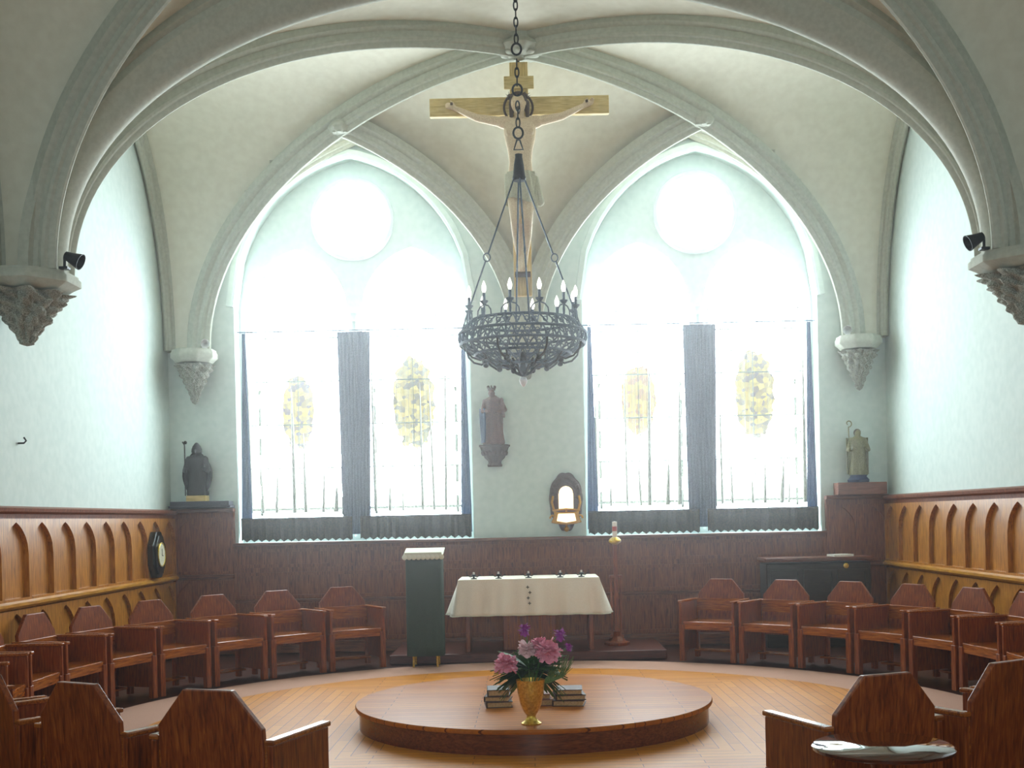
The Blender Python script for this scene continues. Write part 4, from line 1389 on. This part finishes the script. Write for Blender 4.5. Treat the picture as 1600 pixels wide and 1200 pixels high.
for i in range(12):
    a = 2 * pi * (i + .5) / 12 + .06
    c_, s_ = cos(a), sin(a)
    k = MB()
    r_ = .455
    k.lathe([(.008, 3.36), (.011, 3.4), (.008, 3.44), (.03, 3.465), (.034, 3.475), (.012, 3.475)], (r_ * c_, r_ * s_, cz(-.115)), 12)
    for s in (-1, 1):
        k.tube([((r_) * c_ - s * q * s_, r_ * s_ + s * q * c_, cz(z - .115)) for q, z in ((.075, 3.36), (.07, 3.4), (.045, 3.43), (.015, 3.44), (.0, 3.455))], .006, 6)
    ar = k.build('candle_arm', iron, ch)
    MB().lathe([(.012, 3.475), (.012, 3.54), (.001, 3.541)], (r_ * c_, r_ * s_, cz(-.115)), 10).build('candle_tube', iron, ar)
    MB().lathe([(.009, 3.54), (.018, 3.565), (.019, 3.585), (.012, 3.61), (.003, 3.635), (.001, 3.637)], (r_ * c_, r_ * s_, cz(-.115)), 14).build('bulb', bulbm, ar)
for i in range(8):
    a = 2 * pi * (i + .5) / 8
    c_, s_ = cos(a), sin(a)
    pr = [(.52, 3.05), (.5, 2.98), (.45, 2.93), (.38, 2.91), (.33, 2.93), (.32, 2.965), (.34, 2.98)]
    k = MB().tube([(r_ * c_, r_ * s_, cz(z)) for r_, z in pr], .009, 6)
    pr2 = [(.36, 2.99), (.3, 2.9), (.24, 2.86), (.2, 2.87), (.19, 2.9), (.215, 2.91)]
    k.tube([(r_ * c_, r_ * s_, cz(z)) for r_, z in pr2], .009, 6)
    pr3 = [(.2, 2.9), (.12, 2.87), (.07, 2.82), (.03, 2.8)]
    k.tube([(r_ * c_, r_ * s_, cz(z)) for r_, z in pr3], .01, 6)
    k.ball((.34 * c_, .34 * s_, cz(2.9)), .024, 10, 8, (1, 1, .8)); k.ball((.215 * c_, .215 * s_, cz(2.86)), .024, 10, 8)
    k.build('scroll_arm', ironblack, ch)
MB().lathe([(.001, 2.78), (.03, 2.79), (.045, 2.82), (.03, 2.86), (.02, 2.9), (.035, 2.94), (.02, 2.98), (.001, 3.0)], (0, 0, cz(0)), 16).build('hub', ironblack, ch)
MB().lathe([(.001, 2.70), (.012, 2.705), (.03, 2.735), (.034, 2.755), (.02, 2.78), (.001, 2.785)], (0, 0, cz(0)), 20).build('glass_finial', white_metal, ch)
HT = 4.45
for i in range(4):
    a = 2 * pi * i / 4 + .12
    c_, s_ = cos(a), sin(a)
    p0 = Vector((.04 * c_, .04 * s_, cz(HT))); p1 = Vector((.51 * c_, .51 * s_, cz(3.16)))
    k = MB()
    mid = p0.lerp(p1, .52)
    k.tube([p0, p0.lerp(p1, .5)], .0075, 6); k.tube([p0.lerp(p1, .545), p1], .0075, 6)
    k.tube([mid + Vector((.028 * cos(q) * c_, .028 * cos(q) * s_, .034 * sin(q))) for q in [2 * pi * j / 12 for j in range(12)]], .006, 6, closed=True)
    k.build('suspension_rod', iron, ch)
MB().lathe([(.05, 4.42), (.058, 4.44), (.05, 4.47), (.042, 4.55), (.03, 4.62), (.032, 4.64), (.001, 4.65)], (0, 0, cz(0)), 16).build('crown_cone', ironblack, ch)
def link(z, rx_, rz_, th, turn=0):
    return [((rx_ * cos(q)) * cos(turn), rx_ * cos(q) * sin(turn), cz(z) + rz_ * sin(q)) for q in [2 * pi * j / 16 for j in range(16)]]
MB().tube([(-.038, 0, cz(4.68)), (.038, 0, cz(4.68)), (.012, 0, cz(4.76)), (-.012, 0, cz(4.76))], .008, 6, closed=True).build('triangle_link', ironblack, ch)
for z in (4.82, 5.18, 5.52):
    MB().tube(link(z, .04, .048, 0), .009, 8, closed=True).build('chain_ring', ironblack, ch)
z = 4.87
i = 0
while z < 5.93:
    z2 = z + .07
    mid = (z + z2) / 2
    if min(abs(mid - q) for q in (4.82, 5.18, 5.52)) > .07:
        MB().tube(link(mid, .016, .042, 0, (pi / 2) * (i % 2)), .0065, 6, closed=True).build('chain_link', ironblack, ch)
    z += .07; i += 1
MB().lathe([(.012, 5.92), (.03, 5.95), (.05, 5.99), (.055, 6.04), (.03, 6.06)], (0, 0, cz(0)), 16).build('ceiling_hook', ironblack, ch)
